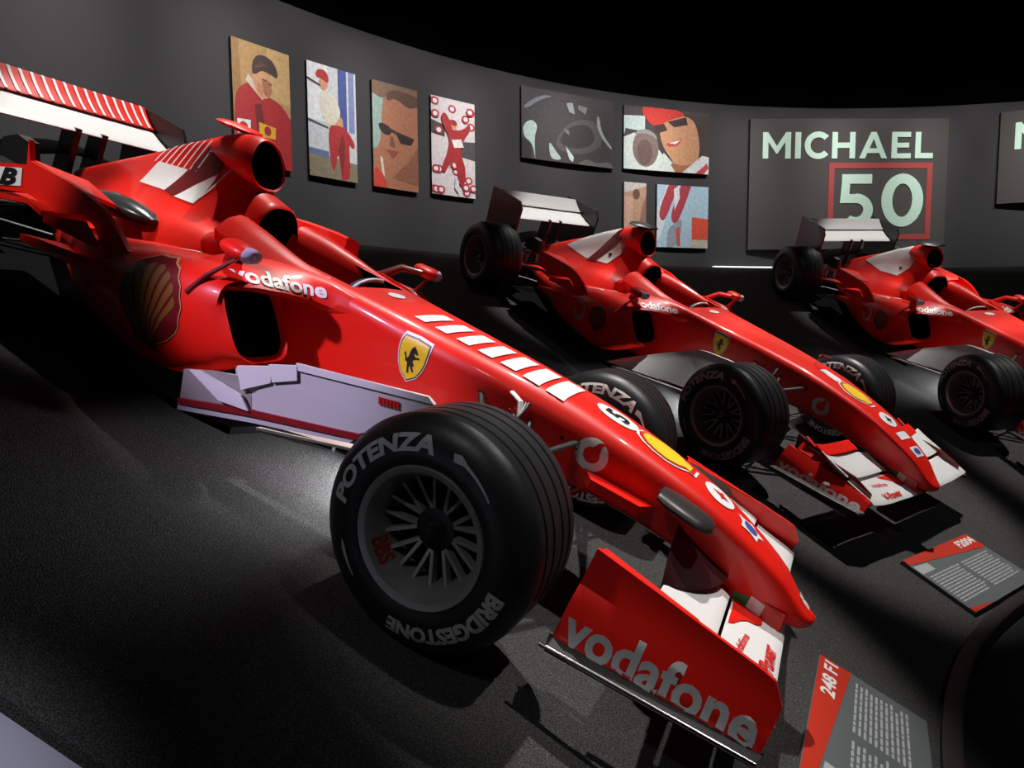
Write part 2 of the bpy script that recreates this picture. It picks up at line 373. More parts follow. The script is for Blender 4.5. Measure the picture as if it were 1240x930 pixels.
picture('wall_picture', 131.0, 127.75, 3.34, 4.56, (170, 112, 82), [
    ((150, 176, 166), P((0, .35), (.16, .4), (.2, .75), (.3, 1), (0, 1))), ((120, 92, 70), P((0, .88), (.2, .84), (.4, .9), (.7, .86), (1, .9), (1, 1), (0, 1))), ((92, 62, 46), P((.3, .82), (.5, .88), (.8, .8), (1, .84), (1, .93), (.6, .96), (.32, .93))),
    ((140, 90, 66), P((.4, .1), (1, .06), (1, .45), (.8, .3))), ((44, 30, 28), P((.12, .62), (.36, .6), (.42, .53), (.3, .5), (.14, .54))), ((44, 30, 28), P((.48, .56), (.92, .52), (.84, .45), (.6, .45))), ((60, 40, 36), P((.36, .58), (.5, .56), (.5, .53), (.36, .55))),
    ((126, 76, 58), P((.38, .5), (.44, .5), (.48, .4), (.36, .41))), ((225, 205, 190), P((.28, .36), (.5, .33), (.58, .36), (.44, .3))), ((150, 72, 60), P((.26, .37), (.58, .37), (.44, .29))), ((200, 60, 46), P((0, .02), (.02, .22), (.2, .12), (.3, 0), (0, 0))), ((230, 200, 180), P((.14, .3), (.2, .28), (.24, .1), (.18, .14)))],
    'close-up face picture of a person smiling in dark sunglasses')
lay4 = [((60, 60, 62), P((0, .62), (.3, .6), (.3, .72), (0, .76))), ((70, 70, 72), P((.66, .42), (1, .4), (1, .6), (.7, .58)))]
for i in range(26):
    x = random.choice([.08, .2, .8, .92, .5]) + random.uniform(-.05, .05); y = random.choice([.95, .9, .82, .75, .66, .32, .18, .1, .05, .26])
    lay4 += [((176, 44, 60), E_(x, y, .09, .042)), ((232, 224, 224), E_(x, y, .05, .024))]
lay4 += [(RD, P((.2, .82), (.32, .86), (.5, .68), (.7, .7), (.86, .78), (.9, .72), (.72, .6), (.64, .46), (.78, .28), (.72, .1), (.6, .12), (.56, .3), (.46, .38), (.34, .28), (.26, .22), (.2, .28), (.36, .46), (.4, .6), (.24, .72))),
         (WH, P((.44, .58), (.66, .6), (.72, .52), (.5, .5))), (SK, E_(.5, .72, .06, .04)), ((150, 20, 26), E_(.5, .755, .065, .03)), ((210, 210, 210), P((.5, .08), (.6, .02), (.6, .16), (.52, .2)))]
picture('wall_picture', 126.7, 123.3, 3.36, 4.56, (214, 206, 206), lay4, 'picture of a person in red suit with raised arm before patterned board')
picture('wall_picture', 119.4, 111.4, 3.99, 4.94, (62, 56, 56), [
    ((120, 124, 132), P((.02, .74), (.2, .92), (.34, .93), (.2, .86), (.04, .68))), ((84, 78, 76), P((.3, .2), (.5, .62), (.8, .7), (.9, .3), (.6, .12))), ((54, 48, 48), P((.36, .28), (.52, .56), (.74, .6), (.8, .34), (.58, .2))), ((150, 156, 156), P((.47, .86), (.54, .88), (.56, .72), (.5, .74))), ((120, 122, 122), P((.6, .86), (.7, .84), (.68, .74), (.6, .8))),
    ((186, 210, 202), P((.01, .46), (.1, .56), (.17, .48), (.13, .32), (.14, .0), (.11, .22), (.02, .3))), ((34, 30, 30), P((0, 0), (0, .3), (.1, .2), (.1, 0))), ((176, 190, 184), P((.28, .3), (.36, .14), (.43, .04), (.32, .02), (.29, .1))), ((200, 214, 208), P((.46, .24), (.55, .1), (.54, .02), (.5, .06))),
    ((150, 156, 156), P((.8, .72), (.83, .76), (.86, .5), (.99, .3), (.96, .28), (.82, .5))), ((100, 96, 92), P((.6, .02), (.7, .1), (.8, .04), (.96, .1), (1, 0), (.6, 0))), ((120, 120, 118), P((.44, .5), (.5, .46), (.5, .4), (.46, .44)))],
    'dark wide photograph of a car interior with pale highlights')
picture('wall_picture', 110.45, 102.8, 4.01, 4.92, (66, 54, 52), [
    ((200, 220, 214), P((0, .55), (.24, .6), (.24, .86), (0, .84))), ((60, 54, 56), P((0, .52), (.2, .5), (.16, .62), (.02, .64))), ((210, 224, 216), P((0, 0), (.5, 0), (.5, .2), (.2, .64), (0, .5))), ((128, 106, 98), E_(.25, .35, .15, .3)), ((150, 150, 146), P((.1, .55), (.2, .66), (.34, .62), (.4, .48), (.3, .58), (.18, .58))), ((104, 80, 74), E_(.24, .28, .09, .2)),
    ((210, 220, 214), P((.36, .0), (.46, .3), (.6, .1), (.62, 0))), (SK, P((.4, .62), (.46, .36), (.58, .16), (.6, 0), (.78, 0), (.9, .3), (.86, .74), (.78, .9), (.6, .92), (.46, .8))), (SK2, P((.52, .16), (.6, .0), (.78, 0), (.84, .18), (.7, .1))), ((214, 44, 30), P((.2, .92), (.22, 1), (.6, 1), (.74, .93), (.5, .82), (.38, .68), (.28, .76))),
    ((62, 32, 28), P((.34, .72), (.46, .76), (.5, .66), (.38, .6))), ((62, 32, 28), P((.5, .8), (.72, .9), (.74, .78), (.58, .72))), ((190, 80, 70), P((.48, .44), (.68, .56), (.62, .42), (.52, .4))), ((236, 224, 214), P((.52, .46), (.66, .53), (.6, .45))), ((222, 226, 226), P((.68, 0), (.92, .3), (1, .28), (1, 0))), ((196, 70, 76), P((.84, 0), (.98, .18), (1, .1), (.94, 0)))],
    'photograph of a smiling person in red cap and sunglasses beside another person')
picture('wall_picture', 110.4, 108.4, 3.05, 3.82, (190, 152, 126), [
    ((206, 200, 196), P((0, .8), (.5, .86), (1, .96), (1, 1), (0, 1))), ((110, 80, 66), E_(.55, .78, .16, .1)), ((210, 170, 146), P((0, .1), (.4, .3), (.4, .7), (0, .75))), ((150, 108, 88), P((.6, 0), (1, .2), (1, .8), (.8, .5)))],
    'narrow picture fragment of a pale face, left of its pair')
picture('wall_picture', 107.4, 102.75, 2.89, 3.82, (176, 206, 222), [
    ((214, 220, 224), P((0, .6), (.2, 1), (.3, 1), (.1, .2), (0, .1))), ((176, 60, 74), P((.22, 1), (.4, 1), (.2, .5), (.1, .4), (.02, .55))), ((176, 60, 74), P((.46, 1), (.66, 1), (.5, .6), (.36, .34), (.24, .5))), ((226, 226, 228), P((.32, .94), (.42, 1), (.44, .8), (.34, .6))), ((150, 160, 170), P((.2, .3), (.34, .38), (.5, .5), (.46, .1), (.3, 0), (.2, 0))), ((200, 92, 80), P((.36, .3), (.44, .34), (.46, .02), (.4, .02))),
    ((222, 84, 60), P((.68, .5), (1, .48), (1, .14), (.68, .14))), ((200, 190, 170), P((.66, .0), (1, .0), (1, .13), (.66, .13)))],
    'picture of red and white stripes on pale blue with an orange square')
# sign panels
def text_layer(s, x0, x1, y0, y1, bold=.03): return ('s', xf(text_shape(s, x1 - x0, y1 - y0, bold), (x0 + x1) / 2, (y0 + y1) / 2))
def rect(x0, y0, x1, y1): return P((x0, y0), (x1, y0), (x1, y1), (x0, y1))
def sign_panel(name, az0, az1, z0, z1, label):
    azm = (az0 + az1) / 2; half = RWALL * math.sin(math.radians(abs(az0 - az1) / 2)); h = z1 - z0; depth = .06
    c = pol(RWALL * math.cos(math.radians(abs(az0 - az1) / 2)) - depth, azm, (z0 + z1) / 2)
    a = math.radians(azm); n = Vector((-math.cos(a), -math.sin(a), 0)); up = Vector((0, 0, 1)); rt = up.cross(n)
    R = Matrix((rt, up, n)).transposed().to_4x4(); R.translation = c
    root = bpy.data.objects.new(name, None); COL.objects.link(root); root.matrix_world = R
    tag(root, label, 'sign')
    mesh('panel', *box_vf(-half, half, -h / 2, h / 2, -depth, 0), PANELM, root, smooth=False)
    return root, half, h
def solid(name, sh, m, parent, z=0.0, t=0.012):
    n = len(sh[0]); vs = [(x, y, z) for x, y in sh[0]] + [(x, y, z + t) for x, y in sh[0]]
    ec = {}
    for f in sh[1]:
        for i in range(len(f)):
            e = (f[i], f[(i + 1) % len(f)]); ec[tuple(sorted(e))] = ec.get(tuple(sorted(e)), []) + [e]
    fs = [tuple(a + n for a in f) for f in sh[1]] + [tuple(f[::-1]) for f in sh[1]]
    fs += [(e[0][0], e[0][1], e[0][1] + n, e[0][0] + n) for e in ec.values() if len(e) == 1]
    return mesh(name, vs, fs, m, parent, smooth=False)
def rc(x0, y0, x1, y1): return poly_shape([(x0, y0), (x1, y0), (x1, y1), (x0, y1)])
def ering(cx, cy, rx0, ry0, rx1, ry1, a0=0, a1=360, n=36):
    vs = []; fs = []
    for k in range(n + 1):
        a = math.radians(a0 + (a1 - a0) * k / n); vs += [(cx + rx0*math.cos(a), cy + ry0*math.sin(a)), (cx + rx1*math.cos(a), cy + ry1*math.sin(a))]
    return vs, [(2*k, 2*k+1, 2*k+3, 2*k+2) for k in range(n)]
GLYPH = {'M': (1.06, poly_shape([(0, 0), (0, 1), (.19, 1), (.53, .47), (.87, 1), (1.06, 1), (1.06, 0), (.85, 0), (.85, .64), (.56, .19), (.50, .19), (.21, .64), (.21, 0)])),
         'I': (.22, rc(0, 0, .22, 1)), 'C': (.86, ering(.50, .50, .30, .30, .52, .52, 42, 318)),
         'H': (.88, join(rc(0, 0, .21, 1), rc(.67, 0, .88, 1), rc(.21, .4, .67, .6))),
         'A': (1.06, join(poly_shape([(0, 0), (.22, 0), (.53, .74), (.53, 1), (.43, 1)]), poly_shape([(1.06, 0), (.63, 1), (.53, 1), (.53, .74), (.84, 0)]), poly_shape([(.30, .2), (.76, .2), (.69, .38), (.37, .38)]))),
         'E': (.74, join(rc(0, 0, .21, 1), rc(.21, 0, .74, .19), rc(.21, .41, .66, .59), rc(.21, .81, .72, 1))), 'L': (.68, join(rc(0, 0, .21, 1), rc(.21, 0, .68, .2))),
         '5': (.80, join(rc(.08, .82, .74, 1), poly_shape([(.08, .82), (.26, .82), (.25, .62), (.40, .62), (.40, .45), (.05, .45)]), ering(.40, .315, .17, .135, .38, .315, 90, -130))),
         '0': (.92, ering(.46, .5, .22, .32, .46, .51))}
def block_text(t, W, H, gap=.16):
    x = 0; shs = []
    for ch in t:
        w_, g = GLYPH[ch]; shs.append(xf(g, x, 0)); x += w_ + gap
    x -= gap; return xf(xf(join(*shs), -x / 2, -.5), 0, 0, W / x, H)
sg, hw, hh = sign_panel('name_sign', 99.05, 82.45, 2.885, 4.88, 'large grey sign panel with mint lettering and red-framed number fifty')
W = 2 * hw
def spos(az): return -hw + W * (99.05 - az) / (99.05 - 82.45)
def szz(z): return z - (2.885 + 4.88) / 2
s = block_text('MICHAEL', spos(83.75) - spos(98.0), .40); solid('lettering', xf(s, (spos(83.75) + spos(98.0)) / 2, szz(4.475)), MINT, sg)['label'] = 'mint capital lettering'
s = block_text('50', spos(84.4) - spos(91.6), .80); solid('number', xf(s, (spos(84.4) + spos(91.6)) / 2, szz(3.635)), MINT, sg)['label'] = 'large mint number'
x0, x1, y0, y1 = spos(92.4), spos(83.7), szz(3.03), szz(4.21); t_ = .085
fr = join(poly_shape([(x0, y0), (x1, y0), (x1, y0 + t_), (x0, y0 + t_)]), poly_shape([(x0, y1 - t_), (x1, y1 - t_), (x1, y1), (x0, y1)]),
          poly_shape([(x0, y0 + t_), (x0 + t_, y0 + t_), (x0 + t_, y1 - t_), (x0, y1 - t_)]), poly_shape([(x1 - t_, y0 + t_), (x1, y0 + t_), (x1, y1 - t_), (x1 - t_, y1 - t_)]))
solid('number_frame', fr, SALMON, sg, t=.008)['label'] = 'dull red square frame'
sg2, hw2, hh2 = sign_panel('name_sign', 78.5, 62.0, 3.55, 4.93, 'grey sign panel cut off by the right edge of the picture')
s = block_text('MICHAEL', 2.62, .40); solid('lettering', xf(s, -hw2 + .19 + 1.31, .31), MINT, sg2)
# ================================================================== RACING CARS
def build_wheel(car, pos, side, hw, car_i, front):
    """side -1: outer face towards -Y. Rim is the part; tyre, spokes, nut and lettering belong to it"""
    R0 = 0.33
    # rim barrel
    s = side
    yo = hw - .004
    prof = [(yo - .004, .176), (yo, .184), (yo + .003, .194), (yo - .004, .198), (yo - .02, .192), (-hw + .02, .192), (-hw, .198), (-hw + .004, .19), (-hw + .03, .176), (yo - .12, .150), (yo - .075, .150), (yo - .02, .170), (yo - .004, .176)]
    rim = lathe('wheel', [(s * y, r) for y, r in prof], RIMM, car, 64)
    rim.location = pos
    # tyre
    tp = [(hw - .006, .196), (hw + .004, .21), (hw + .006, .235), (hw + .001, .27), (hw - .012, .298), (hw - .03, .318), (hw - .05, .3285)]
    tr = []
    edge = hw - .055
    gs = (.86, .32, -.32, -.86) if front else (.80, .3, -.3, -.80)
    tr.append((edge, R0))
    for g in gs:
        y = g * edge * .8; tr += [(y + .007, R0 + .0005), (y + .005, R0 - .004), (y - .005, R0 - .004), (y - .007, R0 + .0005)]
    tr.append((-edge, R0))
    tail = [(-y, r) for y, r in tp][::-1]
    full = tp + tr + tail + [(-hw + .03, .192), (hw - .03, .192), tp[0]]
    ty = lathe('tyre', [(s * y, r) for y, r in full], RUBBER, rim, 96)
    # dark brake drum behind the spokes, hub
    drum = lathe('brake_drum', [(s * (yo - .135), .001), (s * (yo - .125), .10), (s * (yo - .125), .15), (s * (yo - .2), .155), (s * (-hw + .02), .12), (s * (-hw + .02), .001)], VOID, rim, 32)
    hub = lathe('hub', [(s * (yo - .075), .001), (s * (yo - .075), .030), (s * (yo - .085), .036), (s * (yo - .086), .060), (s * (yo - .12), .066), (s * (yo - .125), .001)], RIMD, rim, 24)
    nut = lathe('wheel_nut', [(s * (yo - .045), .001), (s * (yo - .045), .016), (s * (yo - .055), .024), (s * (yo - .09), .028)], RIMD if car_i == 0 else CHROME, rim, 6)
    # V spokes
    NS = 9
    vs, fs = [], []
    for b in (-1, 1):
        r0, r1 = .056, .153; a0, a1 = math.radians(2.5) * b, math.radians(10.5) * b
        y0, y1 = yo - .088, yo - .068; ww = .0050; dd = .022
        p0 = Vector((r0 * math.cos(a0), s * y0, r0 * math.sin(a0))); p1 = Vector((r1 * math.cos(a1), s * y1, r1 * math.sin(a1)))
        d = (p1 - p0).normalized(); t = d.cross(Vector((0, s, 0))).normalized() * ww; back = Vector((0, -s * dd, 0)); n = len(vs)
        for p in (p0, p1): vs += [p + t, p - t, p - t * 1.3 + back, p + t * 1.3 + back]
        fs += [(n, n+1, n+5, n+4), (n+1, n+2, n+6, n+5), (n+2, n+3, n+7, n+6), (n+3, n, n+4, n+7), (n, n+3, n+2, n+1), (n+4, n+5, n+6, n+7)]
    sp = mesh('spoke', vs, fs, RIMM, rim, smooth=False)
    for k in range(1, NS):
        c = sp.copy(); COL.objects.link(c); c.parent = rim; c.rotation_euler = (0, 2 * PI * k / NS, 0)
    # sidewall lettering
    def wall_y(r):
        pts = [(.196, hw - .006), (.21, hw + .004), (.235, hw + .006), (.27, hw + .001), (.298, hw - .012), (.318, hw - .03)]
        for (ra, ya), (rb, yb) in zip(pts, pts[1:]):
            if ra <= r <= rb: return ya + (yb - ya) * (r - ra) / (rb - ra)
        return hw
    def arc_text(sh, th0, rm, m, name):
        sh = cut_grid(sh, .012); vs = []
        for x, y in sh[0]:
            r = rm + y; a = math.radians(th0) - x / rm
            vs.append((r * math.cos(a), -(wall_y(r) + .0015), r * math.sin(a)))   # the face turned to the hall
        mesh(name, vs, sh[1], m, rim)
    LM = LETTER if s < 0 else LETTERW
    if front:
        arc_text(text_shape('POTENZA', .40, .048, .045, .1), 143 if s < 0 else 108, .260, LM, 'lettering')
        arc_text(text_shape('BRIDGESTONE', .40, .048, .05, .1), 295 + 20 * (s < 0), .260, LM, 'lettering')
        arc_text(poly_shape([(-.07, .012), (-.05, .018), (-.02, .008), (.08, -.004), (.08, -.008), (-.03, .0), (-.06, -.008)]), 72 if s < 0 else 48, .256, LM, 'swoosh_mark')
        arc_text(poly_shape([(-.06, .003), (.02, .007), (.05, .0), (.02, -.006), (-.06, -.001)]), 222, .245, LM, 'swoosh_mark')
    # rim lettering on the barrel lip
    if s < 0 and front and car_i == 0:
        sh = cut_grid(text_shape('BBS', .075, .019, .04), .012); vs = []
        for x, y in sh[0]:
            r = .1605 - y; a = math.radians(228) + x / .16; yy = yo - .075 + .055 * (r - .150) / .020 + .0015
            vs.append(((r - .0008) * math.cos(a), s * yy, (r - .0008) * math.sin(a)))
        mesh('lettering', vs, sh[1], mat('rim_lettering', (.25, .02, .015, 1), .5), rim)['label'] = 'dark red letters on the rim'
    return rim
def quad_ring(x, zt, zb, wt, wb, rt, rb, crown=0.012, sink=0.0):
    """closed section ring of the tub; the middle of the top can be sunk to form the cockpit"""
    half = []
    fl = wt - rt
    for f in (0, .3, .6, .80, .83, .92, 1.0):
        y = f * fl; z = zt + crown * (1 - f ** 2)
        if sink and f < .81: z = zt - sink
        half.append((y, z))
    for k in range(1, 7):
        a = PI / 2 * k / 6; half.append((fl + rt * math.sin(a), zt - rt + rt * math.cos(a)))
    for k in range(1, 5): 
        u = k / 4; half.append((wt + (wb - wt) * u, zt - rt + (zb + rb - zt + rt) * u))
    for k in range(1, 5):
        a = PI / 2 * k / 4; half.append((wb - rb + rb * math.cos(a), zb + rb - rb * math.sin(a)))
    half.append((0, zb))
    left = [Vector((x, y, z)) for y, z in half]
    right = [Vector((x, -y, z)) for y, z in half[1:-1]][::-1]
    return left + right
def wing_loft(name, st, m, parent, seg=14):
    """st: (y, xle, zle, xte, zte, thick). Aerofoil across the car, leading edge forward"""
    rings = []
    for y, xl, zl, xt, zt, th in st:
        ring = []
        for k in range(seg):
            a = 2 * PI * k / seg; u = .5 - .5 * math.cos(a); t = th * math.sin(a) * (1.2 - .8 * u)
            ring.append(Vector((xl + (xt - xl) * u, y, zl + (zt - zl) * u ** 1.5 + t)))
        rings.append(ring)
    return mesh(name, *loft(rings, True, True, True), m, parent, angle=60)
def build_car(i):
    A = (i == 0)
    car = bpy.data.objects.new('racing_car', None); COL.objects.link(car); car.matrix_world = car_matrix(i)
    # ---------------- tub and nose
    tab = [(1.035, .345, .318, .018, .018, .010, .010), (1.02, .350, .304, .045, .04, .018, .02), (.98, .370, .296, .066, .06, .026, .02), (.9, .430, .298, .088, .078, .026, .02), (.75, .500, .318, .114, .095, .038, .025),
           (.58, .560, .345, .136, .112, .052, .03), (.37, .603, .368, .158, .130, .062, .03), (.17, .633, .375, .180, .148, .075, .03), (0, .648, .36, .195, .155, .09, .03),
           (-.3, .655, .30, .222, .18, .085, .04), (-.6, .655, .22, .245, .20, .08, .05), (-.95, .655, .13, .27, .24, .065, .05), (-1.3, .655, .10, .30, .29, .07, .05), (-1.66, .655, .10, .31, .30, .07, .05), (-1.78, .56, .10, .30, .30, .07, .05), (-2.1, .50, .10, .26, .26, .07, .05), (-2.6, .42, .10, .18, .18, .06, .05), (-3.1, .34, .12, .10, .10, .05, .04)]
    xs = [1.035, 1.03, 1.02, 1.005, .98, .95] + frange(.9, -.97, 46) + [-.99, -1.0] + frange(-1.05, -1.55, 9) + [-1.72, -1.73] + frange(-1.8, -3.1, 14)
    rings = []
    for x in xs:
        zt, zb, wt, wb, rt, rb = keys(tab, x)
        sink = (.36 if x > -1.69 else .27) if -1.721 < x < -.995 else 0
        rings.append(quad_ring(x, zt, zb, wt, wb, rt if A else rt * .6, rb, .007, sink))
    vs, fs = loft(rings, True, True, True)
    idx = []
    for f in fs:
        c = sum((Vector(vs[k]) for k in f), Vector()) / len(f)
        idx.append(1 if (-1.74 < c.x < -.98 and abs(c.y) < .21 and c.z > .2 and (c.z < .6)) else 0)
    tub = mesh('monocoque', vs, fs, [RED, VOID], car, idx, angle=35)
    tub['label'] = 'red nose and cockpit shell'
    tb = bvh_of(tub)
    # ---------------- engine cover
    prof = [(-1.63, [(0,.790),(.06,.782),(.105,.74),(.14,.67),(.19,.60),(.27,.56),(.36,.42)]),
            (-1.75, [(0,.82),(.05,.812),(.09,.785),(.15,.70),(.22,.62),(.31,.56),(.42,.40)]),
            (-1.85, [(0,.90),(.05,.88),(.085,.83),(.135,.72),(.21,.625),(.32,.555),(.45,.38)]),
            (-2.03, [(0,.975),(.045,.955),(.08,.86),(.12,.73),(.19,.61),(.31,.53),(.46,.36)]),
            (-2.25, [(0,.895),(.035,.875),(.065,.80),(.105,.68),(.17,.57),(.29,.48),(.43,.32)]),
            (-2.5,  [(0,.765),(.03,.75),(.055,.69),(.09,.59),(.15,.50),(.25,.42),(.36,.27)]),
            (-2.8,  [(0,.625),(.025,.61),(.045,.57),(.07,.50),(.11,.42),(.17,.35),(.25,.22)]),
            (-3.1,  [(0,.48),(.02,.47),(.035,.44),(.055,.40),(.075,.35),(.10,.30),(.12,.20)])]
    tabp = [(x,) + tuple(c for p in pts for c in p) for x, pts in prof]
    rings = []
    for x in frange(-1.63, -3.1, 46):
        k = keys(tabp, x); half = [(k[2*j], k[2*j+1]) for j in range(7)]
        dense = []
        for j in range(6):
            for u in (0, .25, .5, .75):
                p0, p1, p2, p3 = half[max(j-1, 0)], half[j], half[j+1], half[min(j+2, 6)]
                if j == 0: p0 = (-half[1][0], half[1][1])
                cr = lambda a, b, c, d: .5*((2*b) + (-a+c)*u + (2*a-5*b+4*c-d)*u*u + (-a+3*b-3*c+d)*u**3)
                dense.append((max(cr(p0[0], p1[0], p2[0], p3[0]), 0), cr(p0[1], p1[1], p2[1], p3[1])))
        dense.append(half[6])
        rings.append([Vector((x, -y, z)) for y, z in dense[::-1]] + [Vector((x, y, z)) for y, z in dense[1:]])
    # inner lip of the head opening
    inner = [[Vector((-1.66 - .14 * q, p.y * (.88 - .1 * q), .50 + (p.z - .50) * (.93 - .05 * q))) for p in rings[0]] for q in (1, 0)]
    front = [Vector((-1.622, p.y * .95, .5 + (p.z - .5) * .965)) for p in rings[0]]
    vs, fs = loft(inner + [front] + rings, False)
    n = len(rings[0]) - 1
    ec = mesh('engine_cover', vs, fs, [RED, VOID], car, [1 if k < 2 * n else 0 for k in range(len(fs))], angle=50)
    # back wall of the head opening
    eb = bvh_of(ec)
    mesh('head_pad', [(p.x + .02, p.y, p.z) for p in inner[0]], [tuple(range(len(inner[0])))], VOID, car, smooth=False)
    # ---------------- airbox
    rings = []
    def ab(xc, zc, wy, hz, slant):
        r = []
        for k in range(32):
            a = 2 * PI * k / 32; yy = math.cos(a); zz = math.sin(a)
            wloc = wy * (1.0 - .18 * max(zz, 0) + .0)
            z = zc + hz * zz * (1 - .08 * (zz < 0)); y = wloc * math.copysign(abs(yy) ** .8, yy)
            r.append(Vector((xc - slant * (z - zc), y, z)))
        return r
    zc = .925
    st = [(-1.825, zc, .078, .084, .37), (-1.81, zc, .082, .088, .37), (-1.785, zc, .094, .100, .37), (-1.775, zc, .102, .108, .37), (-1.785, zc, .110, .115, .37), (-1.84, zc, .112, .114, .3), (-1.93, zc - .005, .100, .105, .15), (-2.05, zc - .02, .075, .085, 0), (-2.2, zc - .07, .045, .06, 0)]
    vs, fs = loft([ab(*q) for q in st], True, True, True)
    mesh('airbox', vs, fs, [RED, VOID], car, [1 if k < 64 else 0 for k in range(8 * 32)] + [1, 0], angle=60)
    if not A:
        mesh('camera_housing', *loft([[Vector((x, y * sc, 1.05 + z * sc)) for y, z in ell(0, 0, .13, .022, 14)] for x, sc in ((-1.80, .2), (-1.84, 1), (-1.95, 1), (-2.0, .3))], True, True, True), BLACK, car)['label'] = 'black camera bar on the air intake'
    else:
        mesh('camera_housing', *loft([[Vector((x, y * sc, 1.035 + z * sc)) for y, z in ell(0, 0, .10, .016, 14)] for x, sc in ((-1.93, .2), (-1.97, 1), (-2.06, 1), (-2.1, .3))], True, True, True), RED, car)['label'] = 'red camera wing on the air intake'
    # ---------------- side pods
    ptab = [(-1.09, .39, .655, .585, .34), (-1.16, .34, .685, .595, .26), (-1.3, .24, .70, .592, .15), (-1.5, .24, .70, .565, .10), (-1.8, .22, .655, .50, .10), (-2.1, .2, .56, .43, .10), (-2.4, .16, .43, .36, .10), (-2.75, .1, .28, .29, .10), (-3.0, .06, .16, .25, .12)]
    pods = []
    for s in (-1, 1):
        def pring(x, sc=1.0, xo=0):
            yi, yo, zt, zb = keys(ptab, x)
            ym, zm = (yi + yo) / 2, (zt + zb) / 2; hy, hz = (yo - yi) / 2, (zt - zb) / 2
            r = []
            for k in range(40):
                a = 2 * PI * k / 40; e = .55
                cy = math.copysign(abs(math.cos(a)) ** e, math.cos(a)); sz = math.copysign(abs(math.sin(a)) ** e, math.sin(a))
                y = ym + hy * cy * sc; z = zm + hz * sz * sc
                if cy > 0 and sz < 0: y -= .05 * (-sz) * (cy) * min(1, (x + 1.09) / -.2) * 1.0   # undercut
                r.append(Vector((x + xo - (.10 * (z - zm) / max(hz, .01) if x > -1.2 else 0) * (1 if x > -1.1 else .4), s * y, z)))
            return r
        rr = [pring(-1.09, .78, -.30), pring(-1.09, .84, -.12), pring(-1.09, .90, -.02), pring(-1.09, .95, .008), pring(-1.09, 1.0, -.006)] + [pring(x) for x in (-1.12, -1.16, -1.22)] + [pring(x) for x in frange(-1.3, -3.0, 28)]
        vs, fs = loft(rr, True, True, True)
        pod = mesh('sidepod', vs, fs, [RED, VOID], car, [1 if k < 80 else 0 for k in range(len(fs) - 2)] + [1, 0], angle=60)
        pods.append(pod)
    nb = bvh_of(pods[0])
    # ---------------- shoulders between tub and pods, carry the lettering
    for s in (-1, 1):
        Lo = [(-1.22, .640, .545), (-1.115, .53, .585), (-1.07, .42, .585), (-1.03, .34, .580), (-.97, .295, .575), (-.88, .26, .585)]
        Up = [(-1.50, .60, .52), (-1.40, .46, .612), (-1.28, .34, .645), (-1.17, .285, .655), (-1.03, .255, .655), (-.90, .235, .640)]
        rows = []
        for (lx, ly, lz), (ux, uy, uz) in zip(Lo, Up):
            rows.append([Vector((lx + (ux - lx) * f, s * (ly + (uy - ly) * f), lz + (uz - lz) * math.sin(f * PI / 2) ** .8)) for f in frange(0, 1, 8)] + [Vector((ux, s * uy, uz - .09)), Vector((lx - .04, s * (ly - .01), lz - .03))])
        den = []
        for k in range(len(rows) - 1):
            for t in (0, .25, .5, .75): den.append([a_.lerp(b_, t) for a_, b_ in zip(rows[k], rows[k + 1])])
        den.append(rows[-1])
        sh_ = mesh('shoulder', *loft(den, True, True, True), RED, car, angle=60)
        decal('lettering', text_shape('vodafone', .335, .058, .03), DECW, bvh_of(sh_), (-1.115, s * .425, .612), (.135, .245, .006) if s < 0 else (-.135, .245, -.006), (-.25, -s * .12, .9), sh_, .003, .02)
    # ---------------- undertray and plank
    ut = [(-.93, .42), (-.97, .62), (-1.2, .68), (-2.68, .68), (-2.70, .50), (-3.38, .50)]
    poly = [(x, -y, .085) for x, y in ut] + [(x, y, .085) for x, y in ut[::-1]]
    prism('undertray', poly, (0, 0, 1), .03, mat('undertray_matte', (.004, .004, .005, 1), .9, spec=.05), car)
    prism('splitter', [(-.62, -.14, .06), (-.62, .14, .06), (-1.0, .25, .06), (-1.0, -.25, .06)], (0, 0, 1), .02, BLACK, car)
    prism('diffuser', [(-2.9, -.42, .1), (-3.45, -.42, .24), (-3.45, .42, .24), (-2.9, .42, .1)], (0, 0, 1), .015, BLACK, car)
    mesh('gearbox', *loft([[Vector((x, y, z + .30)) for y, z in ell(0, 0, w_, h_, 16)] for x, w_, h_ in ((-2.8, .13, .13), (-3.1, .10, .12), (-3.4, .06, .08), (-3.5, .03, .05))], True, True, True), BLACK, car)
    # ---------------- cockpit
    for s in (-1, 1):
        ct = [(-1.65, .10, .24, .715), (-1.5, .125, .262, .705), (-1.35, .155, .262, .685), (-1.2, .18, .245, .665), (-1.08, .185, .225, .656), (-1.02, .18, .20, .652)]
        rows = []
        for x in frange(-1.65, -1.02, 16):
            yi_, yo_, zt_ = keys(ct, x); w_ = yo_ - yi_
            rows.append([Vector((x, s * y, z)) for y, z in ((yo_ + .075, zt_ - .075), (yo_ + .02, zt_ - .022), (yo_ - .25 * w_, zt_), (yo_ - .55 * w_, zt_ - .004), (yi_ + .2 * w_, zt_ - .03), (yi_, zt_ - .10), (yi_ + .02, .42), (yo_, .42))])
        mesh('headrest_pad', *loft(rows, True, True, True), RED, car, angle=50)
    if A:
        rows = [[Vector((x, y, z)) for y, z in ((.42, .45), (.45, zt_), (.47, zt_ + .008), (.56, zt_ - .01), (.60, .45))] for x, zt_ in ((-2.2, .62), (-2.05, .66), (-1.85, .685), (-1.68, .70), (-1.61, .70), (-1.60, .68))]
        mesh('chimney_fin', *loft(rows, True, True, True), RED, car, angle=35)
    sw = tube('steering_wheel', [(-1.06 + .02 * math.sin(a) , .115 * math.cos(a), .615 + .06 * math.sin(a)) for a in frange(0, 2 * PI, 25)], .012, SMOKE, car, 1, 8)
